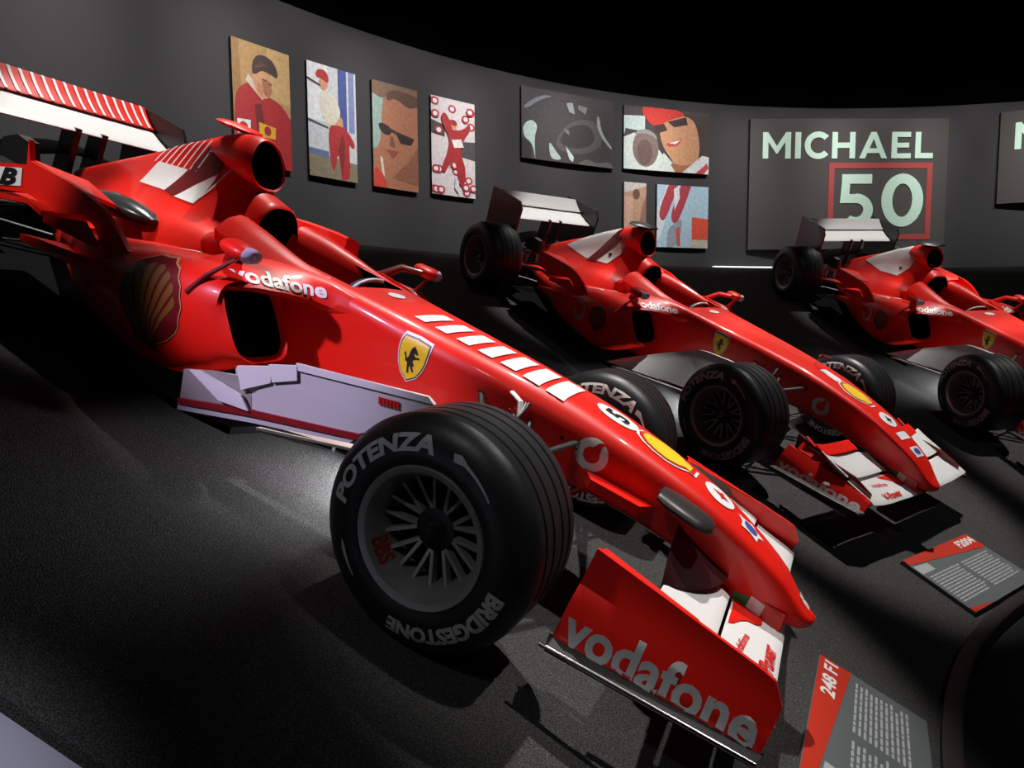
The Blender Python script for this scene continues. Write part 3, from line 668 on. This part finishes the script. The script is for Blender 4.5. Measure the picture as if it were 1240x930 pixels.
    tube('wheel_hub_display', [(-1.03, -.06, .62), (-1.03, .06, .62)], .03, BLACK, sw, .7)
    tube('wheel_rim_trim', [(-1.04 + .02 * math.sin(a), .12 * math.cos(a), .62 + .065 * math.sin(a)) for a in frange(1.2, 3.0, 10)], .009, DECW, sw)
    # ---------------- mirrors
    for s in (-1, 1):
        mx, my, mz = -1.15, s * .595, .70
        mr = mesh('mirror', *loft([[Vector((mx + dx, my + y * sc, mz + z * sc)) for y, z in ell(0, 0, .056, .032, 20)] for dx, sc in ((.055, .25), (.05, .6), (.03, .9), (0, 1), (-.06, .95), (-.08, .8), (-.08, .05))], True, True, True), RED, car)
        mesh('mirror_glass', [(mx - .082, my + y * .75, mz + z * .75) for y, z in ell(0, 0, .062, .034, 20)], [tuple(range(20))], BLACK, mr, smooth=False)
        mb = bvh_of(mr)
        decal('ring_emblem', poly_shape(ell(0, 0, .036, .026)), DECW if not A else mat('decal_lilac', (.72, .6, .8, 1), .4), mb, (mx + .06, my + s * .01, mz), (0, 1, 0), (0, 0, 1), mr, .003, .02)
        decal('ring_emblem', ring_shape(.008, .016), DECM, mb, (mx + .06, my + s * .01, mz), (0, 1, 0), (0, 0, 1), mr, .005, .02)
        tube('stalk', [(mx - .02, my - s * .04, mz - .005), (mx - .12, my - s * .08, mz - .02), (mx - .2, my - s * .14, mz - .10)], [.026, .032, .034], DRED if A else RED, mr, .6)
        tube('stalk', [(mx - .01, my + s * .02, mz - .03), (mx - .08, my + s * .06, mz - .12), (mx - .12, my + s * .08, mz - .2)], [.012, .02, .03], DRED if A else RED, mr, .5)
    # ---------------- camera pods on the nose
    if A:
        for s in (-1, 1):
            sec = [[Vector((x, s * (.205 + y * sc), .525 + z * sc - (x - .54) * .12)) for y, z in ell(0, 0, .075, .024, 16)] for x, sc in ((.63, .5), (.615, .85), (.58, 1), (.48, 1), (.44, .8), (.43, .3))]
            mesh('camera_pod', *loft(sec, True, True, True), mat('pod_charcoal', (.03, .025, .026, 1), .35), car)
            # keel winglet under the ring emblem
            prism('nose_winglet', [(.15, s * .14, .45), (.22, s * .24, .452), (.40, s * .235, .452), (.43, s * .15, .445), (.40, s * .11, .44)], (0, 0, 1), .035, RED, car)
    else:
        tube('pitot_tube', [(.02, 0, .64), (.02, 0, .73), (.03, 0, .745), (.10, 0, .755)], .006, CHROME, car)
    # ---------------- front wing
    zb_ = .25
    def wz(y): return zb_ + (.03 if abs(y) > .15 else 0) - .0 * y
    ys = frange(-.645, .645, 41)
    st = [(y, .978 - .02 * abs(y), .262 + .5 * max(0, abs(y) - .38) ** 2, .785, .295 + .6 * max(0, abs(y) - .38) ** 2, .012) for y in ys]
    fw = wing_loft('front_wing', st, WHITE, car); fw['label'] = 'white main front wing'
    for s in (-1, 1):
        wing_loft('flap', [(s * y, .772, .312 + .6 * max(0, y - .38) ** 2, .58 + .05 * max(0, (.3 - y) / .18), .352 + .8 * max(0, y - .38) ** 2, .009) for y in frange(.13, .645, 14)], WHITE, fw)
        dm = mat('dark_maroon_carbon', (.022, .004, .005, 1), .4)
        if A: wing_loft('upper_flap', [(s * (.10 + .30 * t), .74 - .16 * t * t, .362 - .02 * t, .53 + .04 * t * t, .445 - .075 * t * t, .006) for t in frange(0, 1, 14)], dm, fw)
        if not A:
            wing_loft('upper_flap', [(s * y, .60, .365 + .5 * max(0, y - .4) ** 2, .52, .39 + .5 * max(0, y - .4) ** 2, .006) for y in frange(.20, .62, 8)], RED, fw)
        # nose pillar
        prism('wing_pillar', [(.955, s * .076, .262), (.945, s * .076, .335), (.72, s * .082, .35), (.74, s * .08, .29)], (0, 1, 0), .014, RED, fw)
        sh = [(.905, DECR), (.855, DECW), (.805, DECG)]
        for k, (xc, m_) in enumerate(sh):
            prism('flag_stripe', [(xc - .025, s * .0865, .286), (xc + .025, s * .0865, .278), (xc + .025, s * .086, .330), (xc - .025, s * .086, .338)], (0, 1, 0), .004, m_, fw)
    fb = bvh_of(fw)
    for s in (-1, 1):
        pts = [(0, -.005), (.13, -.012), (.155, .005), (.17, .035), (.20, .055), (.25, .075), (.29, .11), (0, .11)]
        decal('red_panel', poly_shape([(s * a_, b_) for a_, b_ in pts]), RED, fb, (.885, 0, .3), (0, 1, 0), (-1, 0, .17), fw, .002, .02)
    decal('lettering', xf(text_shape('V-Power', .20, .05, .03, .2), 0, 0), DECR, fb, (.93, -.32, .28), (.0, 1, 0), (-1, 0, .2), fw, .003, .03)
    decal('lettering', text_shape('vodafone', .15, .026, .03), DECR, fb, (.845, -.335, .29), (.12, 1, 0), (-1, .12, .2), fw, .003, .03)
    # end plates
    for s in (-1, 1):
        ztop = lambda x: .462 - .055 * (x - .40) / .56
        zcr = lambda x: .345 - .01 * (x - .4) / .56
        rows = []
        for x in frange(.395, .955, 15):
            u = (x - .395) / .56; fr_ = max(0, (u - .9) / .1)
            zt_ = ztop(x) - .05 * fr_ ** 2; zbt = .195 + .055 * u + .0
            if not A: zt_ = .335 - .02 * u - .03 * fr_ ** 2; zbt -= .015 * u
            zk = zcr(x) if A else .30 - .01 * u
            rows.append([Vector((x, s * .650, zt_)), Vector((x, s * .664, zk + .01)), Vector((x, s * .690, zk - .03)), Vector((x, s * .708, zbt)), Vector((x, s * .694, zbt)), Vector((x, s * .676, zk - .03)), Vector((x, s * .650, zk + .01)), Vector((x, s * .637, zt_))])
        ep = mesh('wing_endplate', *loft(rows, True, True, True), RED, car, angle=25)
        prism('footplate', [(.385, s * .70, .19), (.40, s * .755, .185), (.95, s * .745, .242), (.965, s * .70, .248)], (0, 0, 1), .014, BLACK, ep)
        tube('skid_rod', [(.38, s * .757, .19), (.95, s * .748, .247)], .007, CHROME if A else BLACK, ep)
        sh = text_shape('vodafone', .52, .115 if A else .07, .03)
        epb = bvh_of(ep)
        if s < 0: decal('lettering', sh, GREYW if A else DECW, epb, (.672, -.70, .272 if A else .243), (1, 0, .08), (0, .18, 1), ep, .003, .04, 'pale lettering')
        else: decal('lettering', sh, DECW, epb, (.672, .70, .272 if A else .243), (-1, 0, -.08), (0, -.18, 1), ep, .003, .04, 'pale lettering')
        if A: prism('top_lip', [(.40, s * .645, .455), (.41, s * .60, .450), (.70, s * .635, .43), (.70, s * .645, .43)], (0, 0, 1), .008, RED, ep)
        else:
            prism('upper_fence', [(.42, s * .60, .30), (.40, s * .60, .41), (.62, s * .60, .37), (.80, s * .60, .365), (.92, s * .61, .33), (.93, s * .61, .27), (.75, s * .60, .29)], (0, 1, 0), .012, DRED, ep)
            prism('top_lip', [(.45, s * .60, .395), (.62, s * .60, .372), (.62, s * .645, .33), (.45, s * .645, .335)], (0, 0, 1), .008, RED, ep)
            prism('fence_badge', [(.50, s * .61, .345), (.57, s * .61, .34), (.57, s * .61, .375), (.50, s * .61, .38)], (0, 1, 0), .004, DECW, ep)
        tube('inner_fence', [(.80, s * .60, .30), (.62, s * .60, .36), (.45, s * .60, .42)], .012, RED, ep, .3)
    # ---------------- barge boards
    for s in (-1, 1):
        B = lambda pts: [(x, -s * y, z) for x, y, z in pts]
        nrm = (-.28, s * -.96, 0) if s > 0 else (-.28, .96, 0)
        nrm = Vector((.282, s * .959, 0))
        panel_m = WHITE if A else GREYW
        if A:
            b = prism('bargeboard', B([(-.766, -.622, .456), (-.325, -.492, .538), (-.297, -.484, .522), (-.393, -.512, .398), (-.496, -.542, .318), (-.852, -.647, .232), (-.884, -.656, .282), (-.83, -.641, .364), (-.755, -.618, .40)]), nrm, .012, GREYW, car)
            o2 = lambda pts, d=.01: [Vector(p) + nrm * d for p in B(pts)]
            prism('top_edge', o2([(-.766, -.622, .458), (-.325, -.492, .540), (-.30, -.485, .523), (-.752, -.617, .437)], .008), nrm, .012, WHITE, b)
            prism('backing_panel', o2([(-.965, -.68, .345), (-.85, -.646, .40), (-.76, -.62, .445), (-.735, -.613, .27), (-.87, -.653, .225), (-.925, -.668, .25)], -.004), nrm, .008, GREYW, b)
            prism('step_panel', o2([(-.852, -.647, .414), (-.76, -.62, .452), (-.745, -.616, .404), (-.823, -.639, .361)]), nrm, .012, WHITE, b)
            prism('step_panel', o2([(-.955, -.677, .362), (-.842, -.644, .412), (-.828, -.64, .356), (-.919, -.667, .288)]), nrm, .012, WHITE, b)
            prism('rear_panel', o2([(-1.138, -.731, .263), (-1.04, -.70, .300), (-.95, -.676, .325), (-.888, -.658, .287), (-.871, -.653, .232), (-1.126, -.728, .158)], -.005), nrm, .012, mat('warm_grey_panel', (.30, .29, .27, 1), .5), b)
            prism('blade', o2([(-1.107, -.722, .279), (-1.069, -.711, .292), (-.911, -.664, .272), (-.871, -.653, .229), (-.981, -.685, .219)], .016), nrm, .01, WHITE, b)
            prism('red_stripe', o2([(-1.127, -.728, .158), (-.868, -.652, .234), (-.491, -.541, .318), (-.491, -.541, .297), (-.862, -.65, .211), (-1.123, -.727, .138)], .006), nrm, .014, mat('stripe_maroon', (.26, .012, .016, 1), .4), b)
            prism('lower_edge', o2([(-1.123, -.727, .138), (-.862, -.65, .209), (-.50, -.545, .296), (-.52, -.55, .27), (-.862, -.65, .185), (-1.124, -.727, .112)], .0), nrm, .012, GREYW, b)
            if s < 0:
                for k in range(6): prism('louvre_mark', o2([(-.475 + k*.012, -.537 + .0035*k, .470 + k*.002), (-.467 + k*.012, -.535 + .0035*k, .472 + k*.002), (-.460 + k*.012, -.533 + .0035*k, .448 + k*.002), (-.468 + k*.012, -.535 + .0035*k, .446 + k*.002)], .011), nrm, .004, DECR, b)
            prism('bracket', B([(-.88, -.60, .16), (-.60, -.52, .20), (-.60, -.50, .185), (-.88, -.57, .13)]), (0, 0, 1), .02, BLACK, b)
            prism('lower_vane', B([(-.86, -.62, .155), (-.52, -.52, .235), (-.50, -.42, .22), (-.86, -.48, .14)]), (0, 0, 1), .01, WHITE, b)
        else:
            # smooth curved vane
            rows = []
            for x in frange(-.22, -1.12, 20):
                u = (x + .22) / -.9; y = .44 + .26 * u ** 1.3
                zt_ = .52 - .06 * u - .29 * max(0, (u - .40) / .6) ** 1.1; zl = .26 - .11 * u
                rows.append([Vector((x, s * (y - .10 + .012 + .16 * (1 - f) ** 1.3), zt_ + (zl - zt_) * (1 - f))) for f in frange(1, 0, 8)] + [Vector((x, s * (y - .112 + .16 * f ** 1.3), zt_ + (zl - zt_) * f)) for f in (1, .5, 0)])
            b = mesh('bargeboard', *loft(rows, True, True, True), GREYW, car, angle=50)
            prism('red_stripe', [(-1.12, s * .722, .155), (-.5, s * .56, .235), (-.5, s * .56, .215), (-1.12, s * .722, .132)], nrm, .02, DRED, b)
            prism('lower_vane', [(-1.1, s * .72, .115), (-.45, s * .54, .20), (-.42, s * .44, .19), (-1.0, s * .5, .10)], (0, 0, 1), .012, GREYW, b)
    # ---------------- flip-ups and winglets in front of the rear wheels
    for s in (-1, 1):
        F = lambda pts: [(x, -s * y, z) for x, y, z in pts]
        fin = prism('flip_up', F([(-2.389, -.64, .70), (-2.355, -.64, .622), (-2.11, -.64, .625), (-1.958, -.64, .617), (-1.856, -.64, .597), (-1.752, -.64, .553), (-1.66, -.64, .50), (-1.70, -.64, .42), (-1.772, -.64, .43), (-1.823, -.64, .465), (-1.883, -.64, .517), (-1.954, -.64, .535), (-2.193, -.64, .462), (-2.224, -.64, .486), (-2.36, -.64, .49)]), (0, 1, 0), .022, RED, car)
        prism('side_panel', F([(-2.62, -.64, .53), (-2.36, -.64, .605), (-2.345, -.64, .49), (-2.6, -.64, .425)]), (0, 1, 0), .02, RED, fin)
        prism('top_plate', F([(-2.38, -.64, .62), (-2.08, -.64, .615), (-2.0, -.60, .60), (-2.06, -.46, .56), (-2.34, -.42, .58)]), (0, 0, 1), .016, RED, fin)
        prism('rear_vane', F([(-2.745, -.55, .55), (-2.72, -.55, .63), (-2.62, -.55, .672), (-2.54, -.55, .665), (-2.50, -.55, .55)]), (0, 1, 0), .05, BLACK, fin)
        prism('winglet', F([(-2.60, -.66, .40), (-2.24, -.70, .485), (-2.14, -.70, .47), (-2.15, -.44, .47), (-2.60, -.44, .42)]), (0, 0, 1), .022, RED, fin)
        prism('winglet', F([(-2.12, -.70, .455), (-1.87, -.69, .52), (-1.80, -.68, .47), (-1.95, -.45, .42), (-2.1, -.45, .42)]), (0, 0, 1), .03, RED, fin)
        prism('winglet', F([(-2.25, -.70, .33), (-1.74, -.70, .41), (-1.70, -.68, .37), (-1.9, -.5, .30), (-2.25, -.5, .30)]), (0, 0, 1), .03, RED, fin)
        # maker's mark on the side panel: white plate with black initial
        if s < 0:
            prism('badge_plate', [(-2.58, -.653, .525), (-2.395, -.653, .578), (-2.385, -.653, .505), (-2.565, -.653, .45)], (0, 1, 0), .004, DECW, fin)
            tx = text_shape('B', .12, .075, .05, .2); me = [(-2.48 + x * .97, -.657, .515 + x * .26 + y) for x, y in tx[0]]
            mesh('badge_initial', me, tx[1], DECB, fin, smooth=False)
        # exhaust chimney
        sec = [[Vector((x, s * (.36 + y), z0 + z)) for y, z in ell(0, 0, w_, h_, 20)] for x, z0, w_, h_ in ((-1.95, .55, .02, .01), (-2.0, .55, .055, .03), (-2.1, .545, .08, .045), (-2.24, .53, .085, .055), (-2.34, .51, .07, .05))]
        if A: mesh('exhaust_chimney', *loft(sec, True, True, True), mat('smoked_carbon', (.03, .032, .034, 1), .25), car)
    # ---------------- rear wing
    dz = 0.0 if A else .05
    rw = wing_loft('rear_wing', [(y, -3.08, .675 + dz, -3.31, .762 + dz, .016) for y in frange(-.49, .49, 9)], WHITE, car)
    fl_ = wing_loft('flap', [(y, -3.28, .765 + dz, -3.42, .868 + dz, .010) for y in frange(-.49, .49, 9)], RED if A else GREYW, rw)
    mesh('edge_line', *box_vf(-3.286, -3.280, -.49, .49, .760 + dz, .765 + dz), BLACK, rw, smooth=False)
    for s in (-1, 1):
        prism('wing_endplate', [(-3.02, s * .50, .52), (-3.0, s * .50, .78 + dz), (-3.05, s * .50, .845 + dz), (-3.30, s * .50, .86 + dz), (-3.55, s * .50, .865 + dz), (-3.55, s * .50, .42), (-3.25, s * .50, .42)], (0, 1, 0), .018, BLACK if A else (DRED if s < 0 else BLACK), rw)
    for y in (-.055, .085): prism('pillar', [(-3.08, y, .69 + dz), (-3.2, y, .69 + dz), (-3.25, y, .30), (-3.12, y, .30)], (0, 1, 0), .03, BLACK, rw)
    wing_loft('beam_wing', [(y, -3.1, .50 + .05 * math.cos(y * 6), -3.3, .52 + .05 * math.cos(y * 6), .010) for y in frange(-.49, .49, 15)], BLACK, rw)
    if A:
        fbv = bvh_of(fl_)
        for k in range(18):
            y = -.475 + k * .055
            decal('bar_stripe', poly_shape([(-.008, -.082), (.008, -.082), (.008, .082), (-.008, .082)]), DECW, fbv, (-3.35, y, .82), (0, 1, 0), (-1, 0, .72), rw, .003, .02)
        wv = bvh_of(rw)
    # ---------------- prints on the tub
    top = dict(u=(0, 1, 0), v=(-1, 0, 0))
    if A:
        for k in range(7):                      # slanted white bars
            x = -.665 + k * .104
            hwx = .027 + .002 * k
            decal('nose_stripe', poly_shape([(-.155, -hwx), (.06, -hwx), (.06, hwx), (-.155, hwx)]), DECW, tb, (x, .005, .68), (0, 1, 0), (-1, 0, 0), tub, .004, .016)
        decal('number_disc', poly_shape(ell(0, 0, .064, .088)), DECW, tb, (.165, 0, .68), (0, 1, 0), (-1, 0, 0), tub, .002, .02)
        decal('number', text_shape('5', .058, .10, .03), DECB, tb, (.165, 0, .68), (0, 1, 0), (-1, 0, 0), tub, .004, .02)
        sx, sr = .37, .072
    else:
        decal('number_disc', poly_shape([(-.04, -.07), (.04, -.07), (.04, .07), (-.04, .07)]), DECW, tb, (.15, 0, .68), (0, 1, 0), (-1, 0, 0), tub, .002, .02)
        sx, sr = .35, .075
    decal('scallop_emblem', xf(poly_shape(scallop_outline()), 0, 0, sr * 1.12, sr * 1.5 * 1.12), DECW, tb, (sx, 0, .66), (0, 1, 0), (-1, 0, -.15), tub, .002, .02)
    decal('scallop_emblem', xf(poly_shape(scallop_outline()), 0, 0, sr * 1.02, sr * 1.5 * 1.02), DECR, tb, (sx, 0, .66), (0, 1, 0), (-1, 0, -.15), tub, .0035, .02)
    decal('scallop_emblem', xf(poly_shape(scallop_outline()), 0, 0, sr * .88, sr * 1.5 * .88), DECY, tb, (sx, 0, .66), (0, 1, 0), (-1, 0, -.15), tub, .005, .02)
    decal('oval_badge', poly_shape(ell(0, 0, .062, .056)), DECW, tb, (.585, 0, .62), (0, 1, 0), (-1, 0, -.2), tub, .002, .02)
    decal('oval_badge', poly_shape([(-.03, -.012), (-.01, .0), (.0, .03), (.012, .002), (.034, -.006), (.01, -.014), (0, -.034), (-.012, -.012)]), DECB if not A else DECR, tb, (.585, 0, .62), (0, 1, 0), (-1, 0, -.2), tub, .004, .02)
    star = [(.05 * (1 if k % 2 == 0 else .62) * math.cos(2 * PI * k / 10), .05 * (1 if k % 2 == 0 else .62) * math.sin(2 * PI * k / 10)) for k in range(10)]
    if A:
        decal('star_badge', poly_shape(star), DECW, tb, (.71, -.02, .6), (0, 1, 0), (-1, 0, -.25), tub, .002, .02)
        decal('star_badge', poly_shape(ell(0, 0, .024, .024, 14)), DECBL, tb, (.71, -.02, .6), (0, 1, 0), (-1, 0, -.25), tub, .004, .02)
        decal('small_badge', text_shape('FIAT', .05, .035, .05), DECW, tb, (.93, .01, .55), (0, 1, 0), (-1, 0, -.3), tub, .002, .02)
    else:
        decal('small_badge', poly_shape([(-.06, -.022), (.06, -.022), (.06, .022), (-.06, .022)]), DECW, tb, (.70, 0, .6), (0, 1, 0), (-1, 0, -.25), tub, .002, .02)
        decal('small_badge', poly_shape([(-.05, -.028), (.05, -.028), (.05, .028), (-.05, .028)]), DECW, tb, (.80, 0, .6), (0, 1, 0), (-1, 0, -.25), tub, .002, .02)
        decal('small_badge', poly_shape(ell(0, 0, .03, .018)), DECBL, tb, (.80, 0, .6), (0, 1, 0), (-1, 0, -.25), tub, .004, .02)
    decal('oval_badge', poly_shape(ell(0, 0, .05, .03)), DECW, tb, (-.90, .0, .70), (0, 1, 0), (-1, 0, 0), tub, .002, .02)
    for s in (-1, 1):
        uu = (1, 0, 0) if s < 0 else (-1, 0, 0); vv = (0, .12 * -s, 1)
        cx, cz = -.585, .545
        decal('crest_emblem', xf(poly_shape(shield_outline()), 0, 0, .078, .088), DECW, tb, (cx, s * .3, cz), uu, vv, tub, .002, .03)
        decal('crest_emblem', xf(poly_shape(shield_outline()), 0, -.003, .073, .081), DECB, tb, (cx, s * .3, cz), uu, vv, tub, .003, .03)
        decal('crest_emblem', xf(poly_shape(shield_outline()), 0, -.004, .068, .075), DECY, tb, (cx, s * .3, cz), uu, vv, tub, .004, .03)['label'] = 'yellow crest'
        decal('crest_horse', xf(poly_shape(HORSE), -.002, -.008, .072, .064), DECB, tb, (cx, s * .3, cz), uu, vv, tub, .0055, .03)
        rx, rz = (.172, .54) if A else (.25, .49)
        decal('ring_emblem', ring_shape(.030, .060), DECW if A else GREYW, tb, (rx, s * .3, rz), uu, vv, tub, .002, .02)
        decal('ring_emblem', poly_shape([(-.004, .028), (.010, .050), (.034, .058), (.024, .040), (.028, .020), (.012, .014)]), DECR, tb, (rx, s * .3, rz), uu, vv, tub, .004, .02)
        decal('bolt', poly_shape(ell(0, 0, .009, .009, 10)), DECB, tb, (.055, s * .3, .545), uu, vv, tub, .002, .02)
        decal('bolt', poly_shape(ell(0, 0, .006, .006, 10)), DECB, tb, (.115, s * .3, .535), uu, vv, tub, .002, .02)
    # ---------------- prints on the engine cover
    for s in (-1, 1):
        uu = Vector((1, 0, 0)) if s < 0 else Vector((-1, 0, 0)); vv = (0, -s * .45, 1)
        def ecd(name, pts, m_, off=.002):
            sh = poly_shape([((x + 2.2) * (1 if s < 0 else -1), (.041 + .91 * (z - .7))) for x, z in pts]); return decal(name, sh, m_, eb, (-2.2, s * .2, .7), uu, vv, ec, off, .02)
        if A:
            ecd('white_panel', [(-2.42, .75), (-2.165, .77), (-2.24, .62), (-2.48, .605)], DECW)
            ecd('white_panel', [(-2.05, .72), (-1.955, .82), (-1.985, .62), (-2.14, .61)], DECW)
            ecd('smoked_band', [(-2.165, .765), (-2.08, .97), (-1.95, .95), (-1.955, .82), (-2.05, .72), (-2.14, .61), (-2.24, .62)], DRED)
            for k in range(8):
                x = -2.46 + k * .05
                zt_ = keys([(-2.5, .80), (-2.25, .92), (-2.0, .99)], x + .05)[0]
                ecd('bar_stripe', [(x, .745 + .1 * (x + 2.43)), (x + .01, .747 + .1 * (x + 2.43)), (x + .055, zt_), (x + .042, zt_ - .005)], DECW)
            ecd('bar_stripe', [(-1.985, .66), (-1.975, .66), (-1.90, .86), (-1.915, .86)], DECW)
        else:
            ecd('white_panel', [(-2.75, .62), (-2.5, .80), (-2.25, .95), (-2.05, 1.03), (-1.93, 1.0), (-1.95, .76), (-2.03, .62), (-2.35, .58)], DECW)
            if i == 1: ecd('maroon_band', [(-2.32, .57), (-2.10, 1.0), (-1.97, 1.0), (-2.19, .59)], DRED, .004)
            ecd('vent_hole', ell(-2.06, .715, .022, .018, 12), DECB, .005)
        pb = bvh_of(pods[0] if s < 0 else pods[1])
        pod = pods[0] if s < 0 else pods[1]
        px, pz, pr = (-1.43, .385, .165) if A else (-1.42, .375, .10)
        u2 = (1, 0, 0) if s < 0 else (-1, 0, 0)
        if A:
            decal('scallop_emblem', xf(poly_shape(scallop_outline()), 0, 0, pr * 1.03, pr * 1.03), mat('emblem_outline', (.55, .25, .12, 1), .4), pb, (px, s * .75, pz), u2, (0, 0, 1), pod, .002, .03)
            decal('scallop_emblem', xf(poly_shape(scallop_outline()), 0, 0, pr, pr), DRED, pb, (px, s * .75, pz), u2, (0, 0, 1), pod, .003, .03)
        else:
            decal('scallop_emblem', xf(poly_shape(scallop_outline()), 0, 0, pr, pr), DRED, pb, (px, s * .75, pz), u2, (0, 0, 1), pod, .003, .03)
        for k in range(7):
            a0 = math.radians(162 - k * 21.5); a1 = a0 - math.radians(15)
            pts = [(-.18 + .06 * k, -.8), (pr and .9 * math.cos(a0), .9 * math.sin(a0)), (.93 * math.cos((a0 + a1) / 2), .93 * math.sin((a0 + a1) / 2)), (.9 * math.cos(a1), .9 * math.sin(a1)), (-.18 + .06 * k + .04, -.8)]
            decal('scallop_rib', xf(poly_shape(pts), 0, 0, pr * .97, pr * .97), DECO, pb, (px, s * .75, pz), u2, (0, 0, 1), pod, .004, .03)
        decal('oval_badge', poly_shape(ell(0, 0, .045, .02, 20, .5)), DECW, pb, (-1.62, s * .42, .7), (.9, -s * .2, 0), (.2, -s * .9, 0) if s < 0 else (-.2, -s * .9, 0), pod, .002, .02)
        if A: decal('white_blade', poly_shape([(-.10, .03), (.0, .035), (.10, -.01), (.1, -.02), (-.09, .0)]), DECW, pb, (-1.40, s * .42, .75), (1, 0, 0), (0, 1, 0), pod, .003, .02)
        if not A:
            decal('ring_emblem', ring_shape(.055, .085), mat('decal_dim', (.4, .36, .36, 1), .5), pb, (-1.66, s * .75, .36), u2, (0, 0, 1), pod, .002, .03)
            decal('white_arc', ring_shape(.07, .10, 20, 160), DECW, pb, (-1.72, s * .55, .75), (1, 0, 0), (0, 1, 0), pod, .002, .02)
    # ---------------- wheels
    for x, hw_, yc, fr_ in ((0, .172, .72, True), (-3.05, .185, .705, False)):
        for s in (-1, 1): build_wheel(car, (x, s * yc, .33), s, hw_, i, fr_)
    # ---------------- suspension
    for s in (-1, 1):
        for p, q, r in (((-.30, .19, .55), (-.02, .58, .46), .014), ((.12, .15, .55), (-.01, .58, .46), .014), ((-.25, .16, .33), (-.02, .58, .22), .014), ((.18, .13, .38), (0, .58, .22), .014), ((-.12, .18, .60), (-.02, .55, .25), .012), ((-.08, .18, .54), (.10, .57, .40), .010)):
            tube('suspension_arm', [(p[0], s * p[1], p[2]), (q[0], s * q[1], q[2])], r, CHROME if (p[0] == -.12 or p[0] == .18) else BLACK, car, .5, 8)
        if A:
            tube('brake_bracket', [(-.17, s * .215, .60), (-.12, s * .235, .59), (-.10, s * .24, .53)], .013, DECW, car, .5)
            tube('brake_bracket', [(-.15, s * .215, .54), (-.10, s * .25, .53), (-.09, s * .225, .60)], .010, CHROME, car, .5)
        for p, q in (((-2.75, .12, .40), (-3.03, .55, .42)), ((-3.2, .08, .40), (-3.06, .55, .42)), ((-2.7, .15, .18), (-3.03, .55, .2)), ((-3.25, .08, .2), (-3.06, .55, .2))):
            tube('suspension_arm', [(p[0], s * p[1], p[2]), (q[0], s * q[1], q[2])], .014, BLACK, car, .5, 8)
        tube('axle', [(-3.05, s * .08, .32), (-3.05, s * .55, .33)], .03, BLACK, car)
    return car
LABELS = ['nearest red open-wheel racing car with barcode stripes on rear wing and serrated white side vanes',
          'middle red racing car of the three, maroon band across its white engine cover',
          'farthest red racing car, cut by the right edge, plain white engine cover']
for i in range(3):
    tag(build_car(i), LABELS[i], 'racing car', 'red racing cars parked nose-down on the bank')
# ================================================================== INFORMATION PLAQUES
def plaque(az0, az1, title, label):
    """az0 right end (title), az1 left end, seen from the hall centre"""
    azm = (az0 + az1) / 2; rm = 4.845; h = .41; L = 2 * rm * math.sin(math.radians(abs(az1 - az0) / 2))
    a = math.radians(azm)
    out = Vector((math.cos(a) * math.cos(SLOPE), math.sin(a) * math.cos(SLOPE), math.sin(SLOPE)))
    rt = Vector((math.sin(a), -math.cos(a), 0)); n = rt.cross(out)
    R = Matrix((rt, out, n)).transposed().to_4x4(); R.translation = pol(rm, azm, bank_z(rm) - BANK_DROP)
    root = bpy.data.objects.new('info_plaque', None); COL.objects.link(root); root.matrix_world = R
    tag(root, label, 'plaque', 'information plaques lying on the bank')
    mesh('board', *box_vf(-L / 2, L / 2, -h / 2, h / 2, -.06, .03), PLQ, root, smooth=False)
    solid('header_band', poly_shape([(-L/2 + .002, h/2 - .002), (-L/2 + .002, h/2 - .045), (L/2 - .002, h/2 - .125), (L/2 - .002, h/2 - .002)]), PLQR, root, .03, .002)
    solid('footer_band', poly_shape([(-L/2 + .002, -h/2 + .002), (-L/2 + .25, -h/2 + .002), (-L/2 + .002, -h/2 + .035)]), PLQR, root, .03, .002)
    solid('title', xf(text_shape(title, .06 * len(title) * .72, .055, .03), L/2 - .02 - .06 * len(title) * .36, h/2 - .048), DECW, root, .0325, .001)
    solid('picture_block', poly_shape([(-L/2 + .01, h/2 - .06), (-L/2 + .16, h/2 - .07), (-L/2 + .16, h/2 - .12), (-L/2 + .01, h/2 - .12)]), PLQL, root, .03, .001)
    for c in (0, 1):
        x0 = -L/2 + .03 + c * (L/2 - .02); x1 = x0 + L/2 - .06
        for k in range(11):
            y = h/2 - .150 - k * .0185; vs = []; xx = x0; shs = []
            while xx < x1 - .03:
                wl = random.uniform(.02, .06); shs.append(poly_shape([(xx, y - .0042), (min(xx + wl, x1), y - .0042), (min(xx + wl, x1), y + .0042), (xx, y + .0042)])); xx += wl + .008
            solid('text_line', join(*shs), PLQL, root, .03, .0008)
    return root
plaque(145.4, 155.2, '248 F1', 'red-headed grey information plaque below the nearest car')
plaque(119.3, 129.3, 'F2004', 'red-headed grey information plaque below the middle car')
